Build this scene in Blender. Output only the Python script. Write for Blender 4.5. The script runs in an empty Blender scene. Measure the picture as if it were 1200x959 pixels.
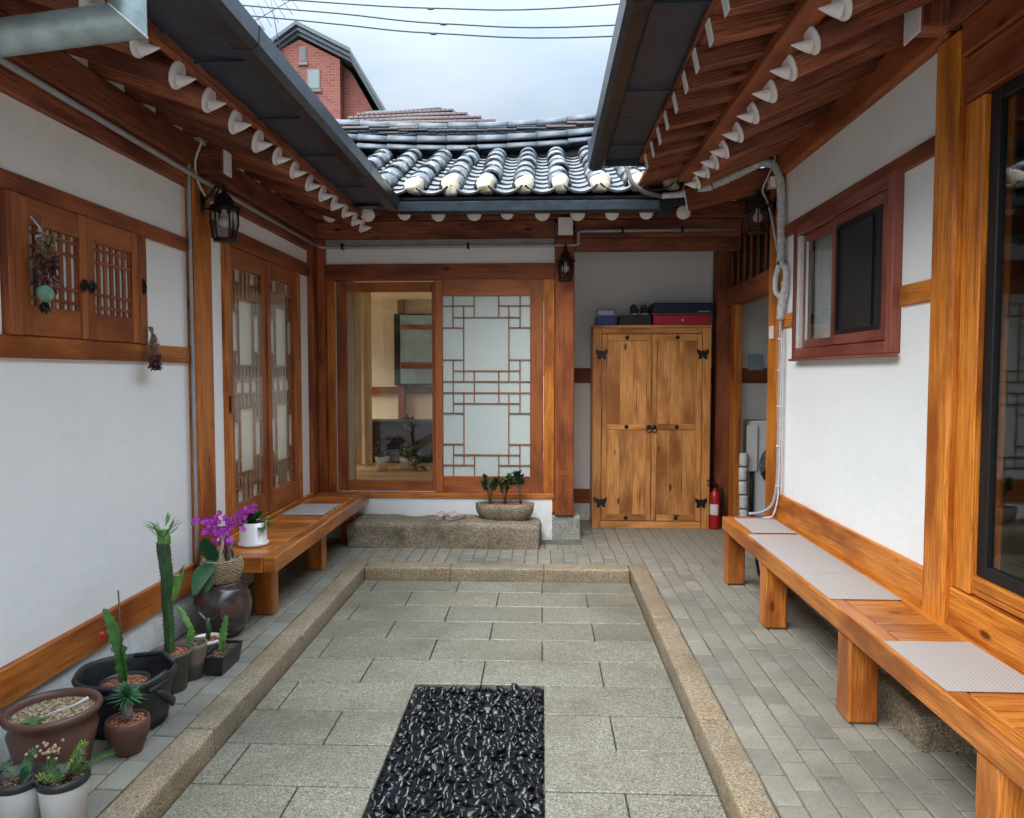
import bpy, math, random
from mathutils import Vector, Matrix, noise
R = math.radians
rnd = random.Random(7)
sc = bpy.context.scene
COL = sc.collection

# ------------------------------------------------------------------ camera
cam_d = bpy.data.cameras.new('camera'); cam = bpy.data.objects.new('camera', cam_d); COL.objects.link(cam)
cam.location = (0, 0, 1.6); cam.rotation_euler = (R(90-2.84), 0, R(2.35))
cam_d.sensor_width = 36; cam_d.lens = 856/1200*36; cam_d.clip_start = .05; cam_d.clip_end = 2000
sc.camera = cam
# ------------------------------------------------------------------ world: overcast
SUN_EL, SUN_AZ = 50, 221      # degrees; azimuth of the place the light comes from, clockwise from +Y
w = bpy.data.worlds.new('World'); sc.world = w; w.use_nodes = True
nt = w.node_tree; nt.nodes.clear(); L = nt.links.new
def wn(t, **k):
    n = nt.nodes.new(t)
    for a, b in k.items(): setattr(n, a, b)
    return n
out = wn('ShaderNodeOutputWorld'); mix = wn('ShaderNodeMixShader'); L(mix.outputs[0], out.inputs[0])
b1 = wn('ShaderNodeBackground'); b2 = wn('ShaderNodeBackground')
sky = wn('ShaderNodeTexSky', sky_type='NISHITA'); sky.sun_disc = False
sky.sun_elevation = R(SUN_EL); sky.sun_rotation = R(SUN_AZ)
L(sky.outputs[0], b1.inputs[0]); b1.inputs[1].default_value = .05
tc = wn('ShaderNodeTexCoord'); sep = wn('ShaderNodeSeparateXYZ'); L(tc.outputs['Generated'], sep.inputs[0])
mp = wn('ShaderNodeMapping'); mp.inputs['Scale'].default_value = (1, 1, 2.6); L(tc.outputs['Generated'], mp.inputs[0])
nz = wn('ShaderNodeTexNoise'); nz.inputs['Scale'].default_value = 3.1; nz.inputs['Detail'].default_value = 6; nz.inputs['Roughness'].default_value = .55
L(mp.outputs[0], nz.inputs[0])
cr = wn('ShaderNodeValToRGB'); cr.color_ramp.elements[0].position = .32; cr.color_ramp.elements[1].position = .68
cr.color_ramp.elements[0].color = (.55, .68, .84, 1); cr.color_ramp.elements[1].color = (.76, .86, .95, 1)
L(nz.outputs[0], cr.inputs[0])
mr = wn('ShaderNodeMapRange'); mr.inputs[1].default_value = 0; mr.inputs[2].default_value = 1
mr.inputs[3].default_value = .10; mr.inputs[4].default_value = 2.3          # overcast sky: unseen zenith made far brighter than the horizon to light the yard
mx0 = wn('ShaderNodeMath', operation='MAXIMUM'); mx0.inputs[1].default_value = 0; L(sep.outputs[2], mx0.inputs[0])
pw0 = wn('ShaderNodeMath', operation='POWER'); pw0.inputs[1].default_value = 3.0; L(mx0.outputs[0], pw0.inputs[0]); L(pw0.outputs[0], mr.inputs[0])
L(cr.outputs[0], b2.inputs[0]); L(mr.outputs[0], b2.inputs[1])
mix.inputs[0].default_value = .9; L(b1.outputs[0], mix.inputs[1]); L(b2.outputs[0], mix.inputs[2])
# ------------------------------------------------------------------ sun behind cloud
sd = bpy.data.lights.new('sun', 'SUN'); sd.energy = 1.5; sd.angle = R(70); sd.color = (1, .975, .95)
so = bpy.data.objects.new('sun', sd); COL.objects.link(so)
az = R(SUN_AZ); el = R(SUN_EL)
sv = Vector((math.sin(az)*math.cos(el), math.cos(az)*math.cos(el), math.sin(el)))
so.rotation_euler = sv.to_track_quat('Z', 'Y').to_euler(); so.location = sv*20
sc.view_settings.view_transform = 'Standard'; sc.view_settings.look = 'None'
sc.view_settings.exposure = 2.42; sc.view_settings.gamma = 1
sc.render.engine = 'CYCLES'
sc.cycles.max_bounces = 8; sc.cycles.diffuse_bounces = 5; sc.cycles.transparent_max_bounces = 12

# ------------------------------------------------------------------ materials
class NT:
    def __init__(s, name, rough=.6, spec=.5):
        s.m = bpy.data.materials.new(name); s.m.use_nodes = True; s.t = s.m.node_tree
        s.b = s.t.nodes['Principled BSDF']; s.b.inputs['Roughness'].default_value = rough
        s.b.inputs['Specular IOR Level'].default_value = spec
    def n(s, t, **k):
        n = s.t.nodes.new(t)
        for a, b in k.items():
            if hasattr(n, a): setattr(n, a, b)
            else: n.inputs[a.replace('_', ' ')].default_value = b
        return n
    def l(s, a, b): s.t.links.new(a, b)
    def ramp(s, fac, stops):
        r = s.n('ShaderNodeValToRGB'); e = r.color_ramp.elements
        e[0].position, e[0].color = stops[0][0], (*stops[0][1], 1)
        e[1].position, e[1].color = stops[-1][0], (*stops[-1][1], 1)
        for p, c in stops[1:-1]:
            q = e.new(p); q.color = (*c, 1)
        s.l(fac, r.inputs[0]); return r.outputs[0]
    def noise(s, vec, scale, detail=4, rough=.55, dist=0):
        n = s.n('ShaderNodeTexNoise'); n.inputs['Scale'].default_value = scale
        n.inputs['Detail'].default_value = detail; n.inputs['Roughness'].default_value = rough
        n.inputs['Distortion'].default_value = dist
        s.l(vec, n.inputs['Vector']); return n.outputs[0]
    def mapv(s, vec, sc_=(1, 1, 1), loc=(0, 0, 0)):
        m = s.n('ShaderNodeMapping'); m.inputs['Scale'].default_value = sc_; m.inputs['Location'].default_value = loc
        s.l(vec, m.inputs[0]); return m.outputs[0]
    def pos(s):
        return s.n('ShaderNodeNewGeometry').outputs['Position']
    def mixc(s, fac, a, b, mode='MIX'):
        m = s.n('ShaderNodeMix'); m.data_type = 'RGBA'; m.blend_type = mode
        for sock, v in ((m.inputs[0], fac), (m.inputs[6], a), (m.inputs[7], b)):
            if isinstance(v, (int, float)): sock.default_value = v
            elif isinstance(v, tuple): sock.default_value = (*v, 1)
            else: s.l(v, sock)
        return m.outputs[2]
    def math(s, op, a, b=0):
        m = s.n('ShaderNodeMath'); m.operation = op
        for sock, v in ((m.inputs[0], a), (m.inputs[1], b)):
            if isinstance(v, (int, float)): sock.default_value = v
            else: s.l(v, sock)
        return m.outputs[0]
    def tone(s, col, amt=.15):          # per-object variation in brightness
        r = s.n('ShaderNodeObjectInfo').outputs['Random']
        m = s.n('ShaderNodeMapRange'); m.inputs[3].default_value = 1-amt; m.inputs[4].default_value = 1+amt
        s.l(r, m.inputs[0])
        h = s.n('ShaderNodeHueSaturation'); s.l(m.outputs[0], h.inputs['Value']); s.l(col, h.inputs['Color'])
        return h.outputs[0]
    def col(s, c): s.l(c, s.b.inputs['Base Color'])
    def bump(s, h, strength=.3, dist=.01):
        b = s.n('ShaderNodeBump'); b.inputs['Strength'].default_value = strength; b.inputs['Distance'].default_value = dist
        s.l(h, b.inputs['Height']); s.l(b.outputs[0], s.b.inputs['Normal'])

def wood(name, dark, mid, light, rough=.45, knots=.5, stain=None, coat=0, amt=.14):
    k = NT(name, rough, .32)
    uv = k.n('ShaderNodeTexCoord').outputs['UV']
    rv = k.n('ShaderNodeObjectInfo').outputs['Random']
    off = k.n('ShaderNodeCombineXYZ'); k.l(k.math('MULTIPLY', rv, 37), off.inputs[0]); k.l(k.math('MULTIPLY', rv, 11), off.inputs[1])
    k.l(k.math('MULTIPLY', rv, 53), off.inputs[2])
    va = k.n('ShaderNodeVectorMath'); va.operation = 'ADD'; k.l(uv, va.inputs[0]); k.l(off.outputs[0], va.inputs[1]); p = va.outputs[0]
    # slow wandering of the growth rings around knots
    wob = k.noise(k.mapv(p, (1.6, 5, 1)), 1.2, 3)
    grain = k.n('ShaderNodeTexWave'); grain.wave_type = 'BANDS'; grain.bands_direction = 'Y'
    grain.inputs['Scale'].default_value = 9; grain.inputs['Distortion'].default_value = 7; grain.inputs['Detail'].default_value = 3
    grain.inputs['Detail Scale'].default_value = 1.2
    k.l(k.mapv(p, (.9, 2.2, 1)), grain.inputs[0])
    fine = k.noise(k.mapv(p, (3, 90, 1)), 2, 4, .6)
    f = k.math('ADD', k.math('MULTIPLY', grain.outputs['Fac'], .09), k.math('ADD', k.math('MULTIPLY', fine, .50), k.math('MULTIPLY', k.noise(k.mapv(p, (1.1, 22, 1)), 2.2, 5, .65), .48)))
    c = k.ramp(f, [(.36, dark), (.50, mid), (.72, light)])
    vo = k.n('ShaderNodeTexVoronoi'); vo.inputs['Scale'].default_value = 1; vo.inputs['Randomness'].default_value = 1
    k.l(k.mapv(p, (2.1, 5.0, 1)), vo.inputs[0])
    kn = k.ramp(vo.outputs['Distance'], [(.05, (1, 1, 1)), (.105, (0, 0, 0))])
    c = k.mixc(k.math('MULTIPLY', kn, knots), c, (dark[0]*.16, dark[1]*.14, dark[2]*.2))
    big = k.noise(k.mapv(p, (.8, 2.5, 1)), 2.0, 3)
    c = k.mixc(k.ramp(big, [(.45, (0, 0, 0)), (.64, (.80, .80, .80))]), c, (dark[0]*.8, dark[1]*.65, dark[2]*.6))
    # long drying cracks
    ck = k.noise(k.mapv(p, (.55, 30, 1)), 2.3, 2)
    crk = k.ramp(ck, [(.29, (1, 1, 1)), (.33, (0, 0, 0))])
    c = k.mixc(k.math('MULTIPLY', crk, .75), c, (dark[0]*.2, dark[1]*.18, dark[2]*.2))
    k.col(k.tone(c, amt))
    k.bump(fine, .18, .003)
    if coat: k.b.inputs['Coat Weight'].default_value = coat; k.b.inputs['Coat Roughness'].default_value = .25
    rr = k.n('ShaderNodeMapRange'); rr.inputs[3].default_value = rough-.12; rr.inputs[4].default_value = rough+.15
    k.l(fine, rr.inputs[0]); k.l(rr.outputs[0], k.b.inputs['Roughness'])
    return k.m
def plaster(name, c, stain=(.55, .56, .56), rough=.85, amt=.35, splash=0):
    k = NT(name, rough, .3); p = k.pos()
    a = k.noise(k.mapv(p, (1, 1, 1)), 1.7, 5, .6); b = k.noise(k.mapv(p, (1, 1, 1.6)), 5.5, 5, .7)
    f = k.math('MULTIPLY', k.ramp(k.math('ADD', k.math('MULTIPLY', a, .6), k.math('MULTIPLY', b, .4)), [(.46, (0, 0, 0)), (.75, (1, 1, 1))]), amt)
    o = k.mixc(f, c, stain)
    if splash:
        wv = k.n('ShaderNodeVectorMath'); wv.operation = 'ADD'; k.l(p, wv.inputs[0])
        nn = k.n('ShaderNodeTexNoise'); nn.inputs['Scale'].default_value = 2.5; nn.inputs['Detail'].default_value = 5; k.l(p, nn.inputs['Vector'])
        k.l(nn.outputs['Color'], wv.inputs[1])
        v = k.n('ShaderNodeTexVoronoi'); v.feature = 'DISTANCE_TO_EDGE'; v.inputs['Scale'].default_value = 1.15; k.l(wv.outputs[0], v.inputs[0])
        ln = k.ramp(v.outputs['Distance'], [(.0015, (1, 1, 1)), (.0045, (0, 0, 0))]); mk = k.ramp(k.noise(p, 1.3, 2), [(.52, (0, 0, 0)), (.62, (1, 1, 1))])
        o = k.mixc(k.math('MULTIPLY', k.math('MULTIPLY', ln, mk), .10), o, (.45, .46, .45))
        sx = k.n('ShaderNodeSeparateXYZ'); k.l(p, sx.inputs[0]); mr = k.n('ShaderNodeMapRange')
        mr.inputs[1].default_value = 0; mr.inputs[2].default_value = .42; mr.inputs[3].default_value = 1; mr.inputs[4].default_value = 0; k.l(sx.outputs[2], mr.inputs[0])
        sp = k.math('MULTIPLY', k.math('POWER', mr.outputs[0], 1.5), k.ramp(k.noise(p, 14, 6, .75), [(.35, (0, 0, 0)), (.65, (1, 1, 1))]))
        o = k.mixc(k.math('MULTIPLY', sp, splash), o, (.36, .34, .28))
    k.col(o)
    k.bump(k.math('ADD', k.math('MULTIPLY', k.noise(p, 160, 3), .6), k.math('ADD', k.math('MULTIPLY', k.noise(p, 9, 3), 2.5), k.math('MULTIPLY', k.noise(k.mapv(p, (1, 1, 2.2)), 3.5, 2), 4))), .32, .004); return k.m
def granite(name, base, dark, light, warm=None, rough=.55, scale=170, amt=.1, rustscale=2.2, mossy=0):
    k = NT(name, rough); p = k.pos()
    v = k.n('ShaderNodeTexVoronoi'); v.inputs['Scale'].default_value = scale; k.l(p, v.inputs[0])
    sp = k.n('ShaderNodeSeparateColor'); k.l(v.outputs['Color'], sp.inputs[0])
    f = k.math('ADD', k.math('MULTIPLY', sp.outputs[0], .6), k.math('MULTIPLY', k.noise(p, scale*.45, 3, .7), .4))
    c = k.ramp(f, [(.18, dark), (.42, base), (.62, base), (.88, light)])
    if warm:
        rs = k.noise(p, rustscale, 5, .65)
        c = k.mixc(k.ramp(rs, [(.38, (0, 0, 0)), (.66, (.8, .8, .8))]), c, k.mixc(.65, c, warm, 'MULTIPLY'))
    st = k.noise(p, 1.1, 6, .7)
    c = k.mixc(k.ramp(st, [(.47, (0, 0, 0)), (.68, (.60, .60, .60))]), c, tuple(x*.42 for x in base))
    if mossy:
        ms = k.noise(k.mapv(p, (1, 1, 1), (5, 3, 1)), 6, 5, .7)
        c = k.mixc(k.ramp(ms, [(.52, (0, 0, 0)), (.72, (mossy,)*3)]), c, (.07, .075, .03))
    k.col(k.tone(c, amt)); k.bump(k.math('ADD', f, k.math('MULTIPLY', k.noise(p, 40, 4, .7), 1.5)), .35, .003)
    wet = k.n('ShaderNodeMapRange'); wet.inputs[1].default_value = .35; wet.inputs[2].default_value = .65
    wet.inputs[3].default_value = rough-.2; wet.inputs[4].default_value = rough+.15
    k.l(k.noise(p, 2.3, 4), wet.inputs[0]); k.l(wet.outputs[0], k.b.inputs['Roughness'])
    return k.m
def plain(name, c, rough=.5, var=.15, scale=12, metal=0, bump=0, spec=.5, coat=0, amt=0):
    k = NT(name, rough, spec); p = k.pos()
    n = k.noise(p, scale, 5, .6)
    o = k.ramp(n, [(.3, tuple(x*(1-var) for x in c)), (.7, tuple(min(1, x*(1+var)) for x in c))])
    k.col(k.tone(o, amt) if amt else o); k.b.inputs['Metallic'].default_value = metal
    if coat: k.b.inputs['Coat Weight'].default_value = coat; k.b.inputs['Coat Roughness'].default_value = .1
    if bump: k.bump(n, bump, .004)
    return k.m
def glass(name, tint=(.95, .97, .96), rough=.02, boost=0, gain=.9):
    m = bpy.data.materials.new(name); m.use_nodes = True; t = m.node_tree; t.nodes.clear()
    o = t.nodes.new('ShaderNodeOutputMaterial'); mx = t.nodes.new('ShaderNodeMixShader'); tr = t.nodes.new('ShaderNodeBsdfTransparent')
    gl = t.nodes.new('ShaderNodeBsdfGlossy'); fr = t.nodes.new('ShaderNodeLayerWeight'); fr.inputs[0].default_value = .5; pw = t.nodes.new('ShaderNodeMath'); pw.operation = 'POWER'; pw.inputs[1].default_value = 4.0
    tr.inputs[0].default_value = (*tint, 1); gl.inputs['Roughness'].default_value = rough
    ad = t.nodes.new('ShaderNodeMath'); ad.operation = 'MULTIPLY_ADD'; ad.inputs[1].default_value = gain; ad.inputs[2].default_value = .045+boost
    t.links.new(fr.outputs['Facing'], pw.inputs[0]); t.links.new(pw.outputs[0], ad.inputs[0]); t.links.new(ad.outputs[0], mx.inputs[0])
    t.links.new(tr.outputs[0], mx.inputs[1]); t.links.new(gl.outputs[0], mx.inputs[2]); t.links.new(mx.outputs[0], o.inputs[0]); return m
def tilemat(name, base, light, lichen=.5, rough=.3, amt=.2):
    k = NT(name, rough, .6); p = k.pos()
    c = k.ramp(k.noise(p, 7, 5, .65), [(.3, tuple(x*.6 for x in base)), (.7, base)])
    li = k.math('ADD', k.math('MULTIPLY', k.noise(p, 26, 6, .75), .55), k.math('MULTIPLY', k.noise(p, 6.5, 3, .6), .45))
    c = k.mixc(k.ramp(li, [(.50, (0, 0, 0)), (.62, (lichen,)*3)]), c, light)
    k.col(k.tone(c, amt)); k.bump(li, .3, .004)
    return k.m
def brickmat(name):
    k = NT(name, .8, .3); p = k.pos()
    rt = k.n('ShaderNodeVectorRotate'); rt.rotation_type = 'X_AXIS'; rt.inputs['Angle'].default_value = R(90); k.l(p, rt.inputs[0])
    b = k.n('ShaderNodeTexBrick'); b.inputs['Scale'].default_value = 1; b.inputs['Brick Width'].default_value = .30; b.inputs['Row Height'].default_value = .11
    b.inputs['Mortar Size'].default_value = .014; b.inputs['Bias'].default_value = -.1
    b.inputs['Color1'].default_value = (.20, .050, .036, 1); b.inputs['Color2'].default_value = (.12, .030, .024, 1); b.inputs['Mortar'].default_value = (.16, .10, .09, 1)
    k.l(rt.outputs[0], b.inputs[0]); k.col(k.mixc(k.ramp(k.noise(p, .8, 4), [(.4, (0, 0, 0)), (.8, (.5, .5, .5))]), b.outputs[0], (.18, .07, .055))); return k.m
def soilmat(name, a, b_, c_):
    k = NT(name, .9, .2); p = k.pos()
    v = k.n('ShaderNodeTexVoronoi'); v.inputs['Scale'].default_value = 110; k.l(p, v.inputs[0])
    sp = k.n('ShaderNodeSeparateColor'); k.l(v.outputs['Color'], sp.inputs[0])
    k.col(k.ramp(sp.outputs[0], [(.1, a), (.5, b_), (.95, c_)])); k.bump(v.outputs['Distance'], .8, .01); return k.m
def leafmat(name, c, c2, rough=.4, scale=20):
    k = NT(name, rough, .5); p = k.pos()
    k.col(k.ramp(k.noise(p, scale, 4), [(.35, c), (.68, c2)])); k.b.inputs['Subsurface Weight'].default_value = 0
    return k.m
M = {}
M['wood'] = wood('oiled_pine', (.30, .075, .009), (.55, .175, .019), (.76, .31, .055), .42, .9)
M['wood_bench'] = wood('bench_pine', (.24, .056, .007), (.48, .148, .018), (.70, .28, .06), .36, .9, coat=.3)
M['wood_door'] = wood('door_pine', (.22, .058, .016), (.34, .100, .028), (.42, .145, .042), .45, .35)
M['wood_beam'] = wood('beam_pine', (.15, .036, .013), (.29, .080, .027), (.40, .125, .043), .55, .8)
M['wood_eave'] = wood('eave_pine', (.085, .024, .013), (.235, .070, .036), (.44, .165, .08), .6, .9, amt=.25)  # darker, redder than the lower pine: shade of the eaves put into the colour
M['wood_lattice'] = wood('lattice_pine', (.20, .082, .03), (.32, .145, .062), (.38, .18, .085), .5, 0)
M['wood_cab'] = wood('cabinet_pine', (.32, .11, .025), (.60, .26, .075), (.74, .38, .13), .45, 1)
M['wood_red'] = wood('redwood_window', (.18, .052, .036), (.28, .084, .058), (.32, .10, .07), .4, 0)
M['wood_mid'] = wood('amber_pine', (.24, .058, .010), (.46, .138, .022), (.62, .24, .055), .45, .9)
M['wood_pillar'] = wood('pillar_pine', (.12, .026, .008), (.30, .078, .020), (.42, .13, .035), .45, .9)
M['white'] = plaster('white_plaster', (.86, .875, .865), (.70, .72, .71), splash=.75)
M['white_old'] = plaster('limewash', (.86, .865, .85), (.66, .66, .64))
M['endpaint'] = plaster('rafter_end_paint', (.82, .80, .80), (.55, .53, .52))
M['found'] = plaster('foundation_render', (.34, .34, .33), (.16, .16, .15), amt=.7)
M['slab'] = granite('court_granite', (.20, .19, .145), (.055, .052, .04), (.43, .41, .33), (.98, .90, .78), .5, 190, .1)
M['curb'] = granite('curb_granite', (.28, .225, .15), (.075, .055, .036), (.52, .45, .35), (.98, .80, .56), .6, 190, .08, 3)
M['stepstone'] = granite('step_granite', (.25, .205, .145), (.04, .032, .024), (.52, .46, .36), (.78, .56, .36), .75, 150, .05, 6, .9)
M['basestone'] = granite('base_granite', (.40, .40, .36), (.13, .13, .11), (.60, .60, .56), (.95, .95, .82), .7, 120, .05, 4)
M['paver'] = granite('paver_clay', (.25, .235, .19), (.18, .165, .135), (.33, .31, .255), (.95, .91, .84), .55, 260, .14, 1.2)
M['joint'] = plain('sand_joint', (.13, .115, .09), .95, .8, 2.2)
M['joint_dark'] = plain('court_joint', (.07, .068, .058), .9, .3, 30)
M['ground'] = plain('ground_soil', (.16, .15, .13), .95, .3, 2)
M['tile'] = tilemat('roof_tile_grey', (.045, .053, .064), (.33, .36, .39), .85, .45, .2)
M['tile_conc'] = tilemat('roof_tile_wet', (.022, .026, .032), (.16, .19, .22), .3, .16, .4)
M['tile_ridge'] = tilemat('roof_tile_ridge', (.055, .072, .092), (.11, .14, .17), .4, .6, .15)
M['limeplug'] = plaster('lime_plug', (.52, .49, .38), (.26, .215, .12), amt=.9)
M['metal_dark'] = plain('dark_metal_sheet', (.034, .048, .075), .40, .25, 4, .2, spec=.5)
M['metal_gutter'] = plain('gutter_metal', (.05, .064, .08), .28, .3, 9, .75)
M['zinc'] = plain('weathered_zinc', (.34, .42, .42), .42, .35, 10, .6, bump=.1)
M['conduit'] = plain('grey_conduit', (.33, .34, .36), .45, .15, 10)
M['wrap'] = plain('pipe_wrap_tape', (.55, .56, .57), .5, .25, 30, bump=.3)
M['blackmetal'] = plain('black_iron', (.018, .019, .021), .45, .3, 40, .5)
M['glass'] = glass('window_glass')
M['glass_low'] = glass('lattice_door_glass', (.97, .97, .96), .05, boost=-.02, gain=.28)
M['glass_door'] = glass('door_glass', (.93, .93, .90), boost=.01)
M['lanternglass'] = glass('lantern_glass', (.72, .72, .70), .15)
M['bulb'] = plain('frosted_bulb', (.75, .74, .70), .3, .05)
k = NT('door_paper', .8, .2); k.col(k.ramp(k.noise(k.mapv(k.pos(), (18, 18, 3)), 9, 5, .7), [(.3, (.50, .56, .545)), (.7, (.58, .65, .63))])); M['paper'] = k.m
k = NT('warm_door_paper', .35, .5); k.col(k.ramp(k.noise(k.pos(), 2, 3), [(.3, (.68, .64, .54)), (.7, (.80, .77, .68))])); M['paper_warm'] = k.m
M['curtain'] = plain('curtain_cloth', (.62, .50, .34), .9, .1, 3)
M['curtain_grey'] = plain('grey_curtain', (.52, .53, .53), .9, .1, 3)
M['interior'] = plain('interior_wallpaper', (.86, .72, .50), .9, .05, 3)
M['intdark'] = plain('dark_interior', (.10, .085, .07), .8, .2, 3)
M['intfloor'] = wood('interior_floor', (.45, .26, .11), (.62, .40, .19), (.70, .48, .26), .35, 0)
M['screen'] = plain('black_screen', (.012, .012, .014), .12, .1)
M['mesh_dark'] = plain('insect_screen', (.018, .021, .025), .35, .25, 3)
k = NT('woven_mat', .75, .3); p_ = k.pos()
ck = k.n('ShaderNodeTexChecker'); ck.inputs['Scale'].default_value = 130; k.l(p_, ck.inputs[0])
ck.inputs['Color1'].default_value = (.50, .45, .42, 1); ck.inputs['Color2'].default_value = (.33, .29, .265, 1)
k.col(k.mixc(k.math('MULTIPLY', k.noise(p_, 3, 3), .5), ck.outputs[0], (.42, .38, .355))); k.bump(ck.outputs[1], .4, .003); M['mat'] = k.m
M['pebble'] = plain('wet_black_pebble', (.008, .009, .011), .13, .5, 20, spec=.42)
M['pit'] = plain('pit_bed', (.012, .012, .013), .7, .3)
M['terracotta'] = plain('terracotta_brown', (.10, .045, .032), .45, .25, 9, bump=.1)
M['onggi'] = plain('onggi_glaze', (.052, .036, .032), .27, .35, 5, coat=.3)
M['rubber'] = plain('black_rubber', (.022, .023, .025), .5, .45, 12, bump=.2)
M['plastic_black'] = plain('black_plastic', (.018, .018, .020), .4, .2)
M['plastic_grey'] = plain('grey_plastic', (.10, .095, .088), .55, .25)
M['potbrown'] = plain('taupe_pot', (.17, .125, .10), .6, .2)
M['ceramic'] = plain('white_ceramic', (.80, .77, .72), .3, .05, coat=.3)
M['plastic_white'] = plain('white_plastic', (.62, .62, .62), .45, .08)
M['soil_red'] = soilmat('red_clay_granules', (.16, .045, .022), (.34, .11, .055), (.50, .25, .16))
M['soil'] = soilmat('potting_soil', (.04, .022, .014), (.13, .075, .05), (.30, .21, .15))
M['soil_sand'] = soilmat('sandy_soil', (.16, .10, .055), (.33, .24, .14), (.52, .42, .30))
M['cactus'] = leafmat('cactus_green', (.018, .055, .022), (.045, .13, .035), .4, 12)
M['cactus_mid'] = leafmat('cactus_mid_green', (.03, .11, .022), (.075, .21, .04))
M['cactus_light'] = leafmat('cactus_light_green', (.07, .20, .035), (.16, .36, .07))
M['leaf'] = leafmat('leaf_green', (.025, .10, .022), (.07, .20, .04), .3)
M['leaf_dark'] = leafmat('orchid_leaf', (.02, .075, .03), (.04, .13, .045), .28, 6)
M['jade'] = leafmat('jade_leaf', (.025, .075, .035), (.06, .15, .06), .3)
M['conifer'] = leafmat('needle_green', (.03, .13, .055), (.07, .25, .09), .5)
M['lime'] = leafmat('lime_green', (.16, .32, .04), (.38, .55, .10), .5)
M['stem'] = plain('woody_stem', (.13, .085, .05), .8, .3, 40)
M['greystem'] = plain('grey_stem', (.20, .18, .15), .8, .3, 40)
k = NT('orchid_petal', .5, .3); k.col(k.ramp(k.noise(k.pos(), 60, 3), [(.35, (.42, .012, .40)), (.70, (.72, .10, .68))])); M['petal'] = k.m
M['petal_c'] = plain('orchid_centre', (.60, .32, .50), .5)
M['redfruit'] = plain('red_fruit', (.55, .015, .012), .3)
M['basket'] = plain('seagrass', (.36, .27, .16), .8, .45, 60, bump=.4)
M['dried'] = plain('dried_flowers', (.10, .035, .038), .9, .5, 40)
M['dried_pink'] = plain('dried_pink', (.33, .13, .16), .9, .4, 40)
M['dried_straw'] = plain('dried_stems', (.24, .17, .10), .9, .3, 40)
M['dried_cream'] = plain('dried_cream', (.42, .30, .20), .9, .3, 40)
M['dried_green'] = plain('green_bud', (.16, .33, .22), .7, .3, 40)
M['shoe_fab'] = plain('slipper_cloth', (.40, .33, .31), .8, .12, 30)
M['shoe_sole'] = plain('slipper_sole', (.34, .29, .27), .7, .1, 30)
M['navy'] = plain('navy_cloth', (.015, .022, .045), .7, .25)
M['redbox'] = plain('red_box', (.42, .012, .04), .4, .1)
M['bluebox'] = plain('blue_plastic', (.02, .035, .20), .4, .1)
M['blackbox'] = plain('black_card', (.012, .015, .018), .6, .2)
M['clearlid'] = glass('clear_lid', (.78, .80, .86), .2, .12)
M['red'] = plain('extinguisher_red', (.34, .008, .012), .35, .1)
M['ac'] = plain('ac_white', (.55, .56, .56), .5, .06)
M['brick'] = brickmat('red_brick')
M['slate'] = plain('slate_trim', (.05, .065, .075), .5, .2)
M['browntile'] = plain('brown_tile', (.115, .088, .085), .55, .25, 30, amt=.2)
M['cream'] = plain('cream_wall', (.5, .47, .42), .8)
M['pane_far'] = plain('far_pane', (.10, .15, .16), .3, .1)
M['wire'] = plain('black_cable', (.03, .035, .04), .6)
M['reflection_and_card'] = plain('reflection_and_card_blue', (.36, .50, .58), .4, .25, 3)  # flat blue of the painted sky reflection, shared with the wall card

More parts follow.
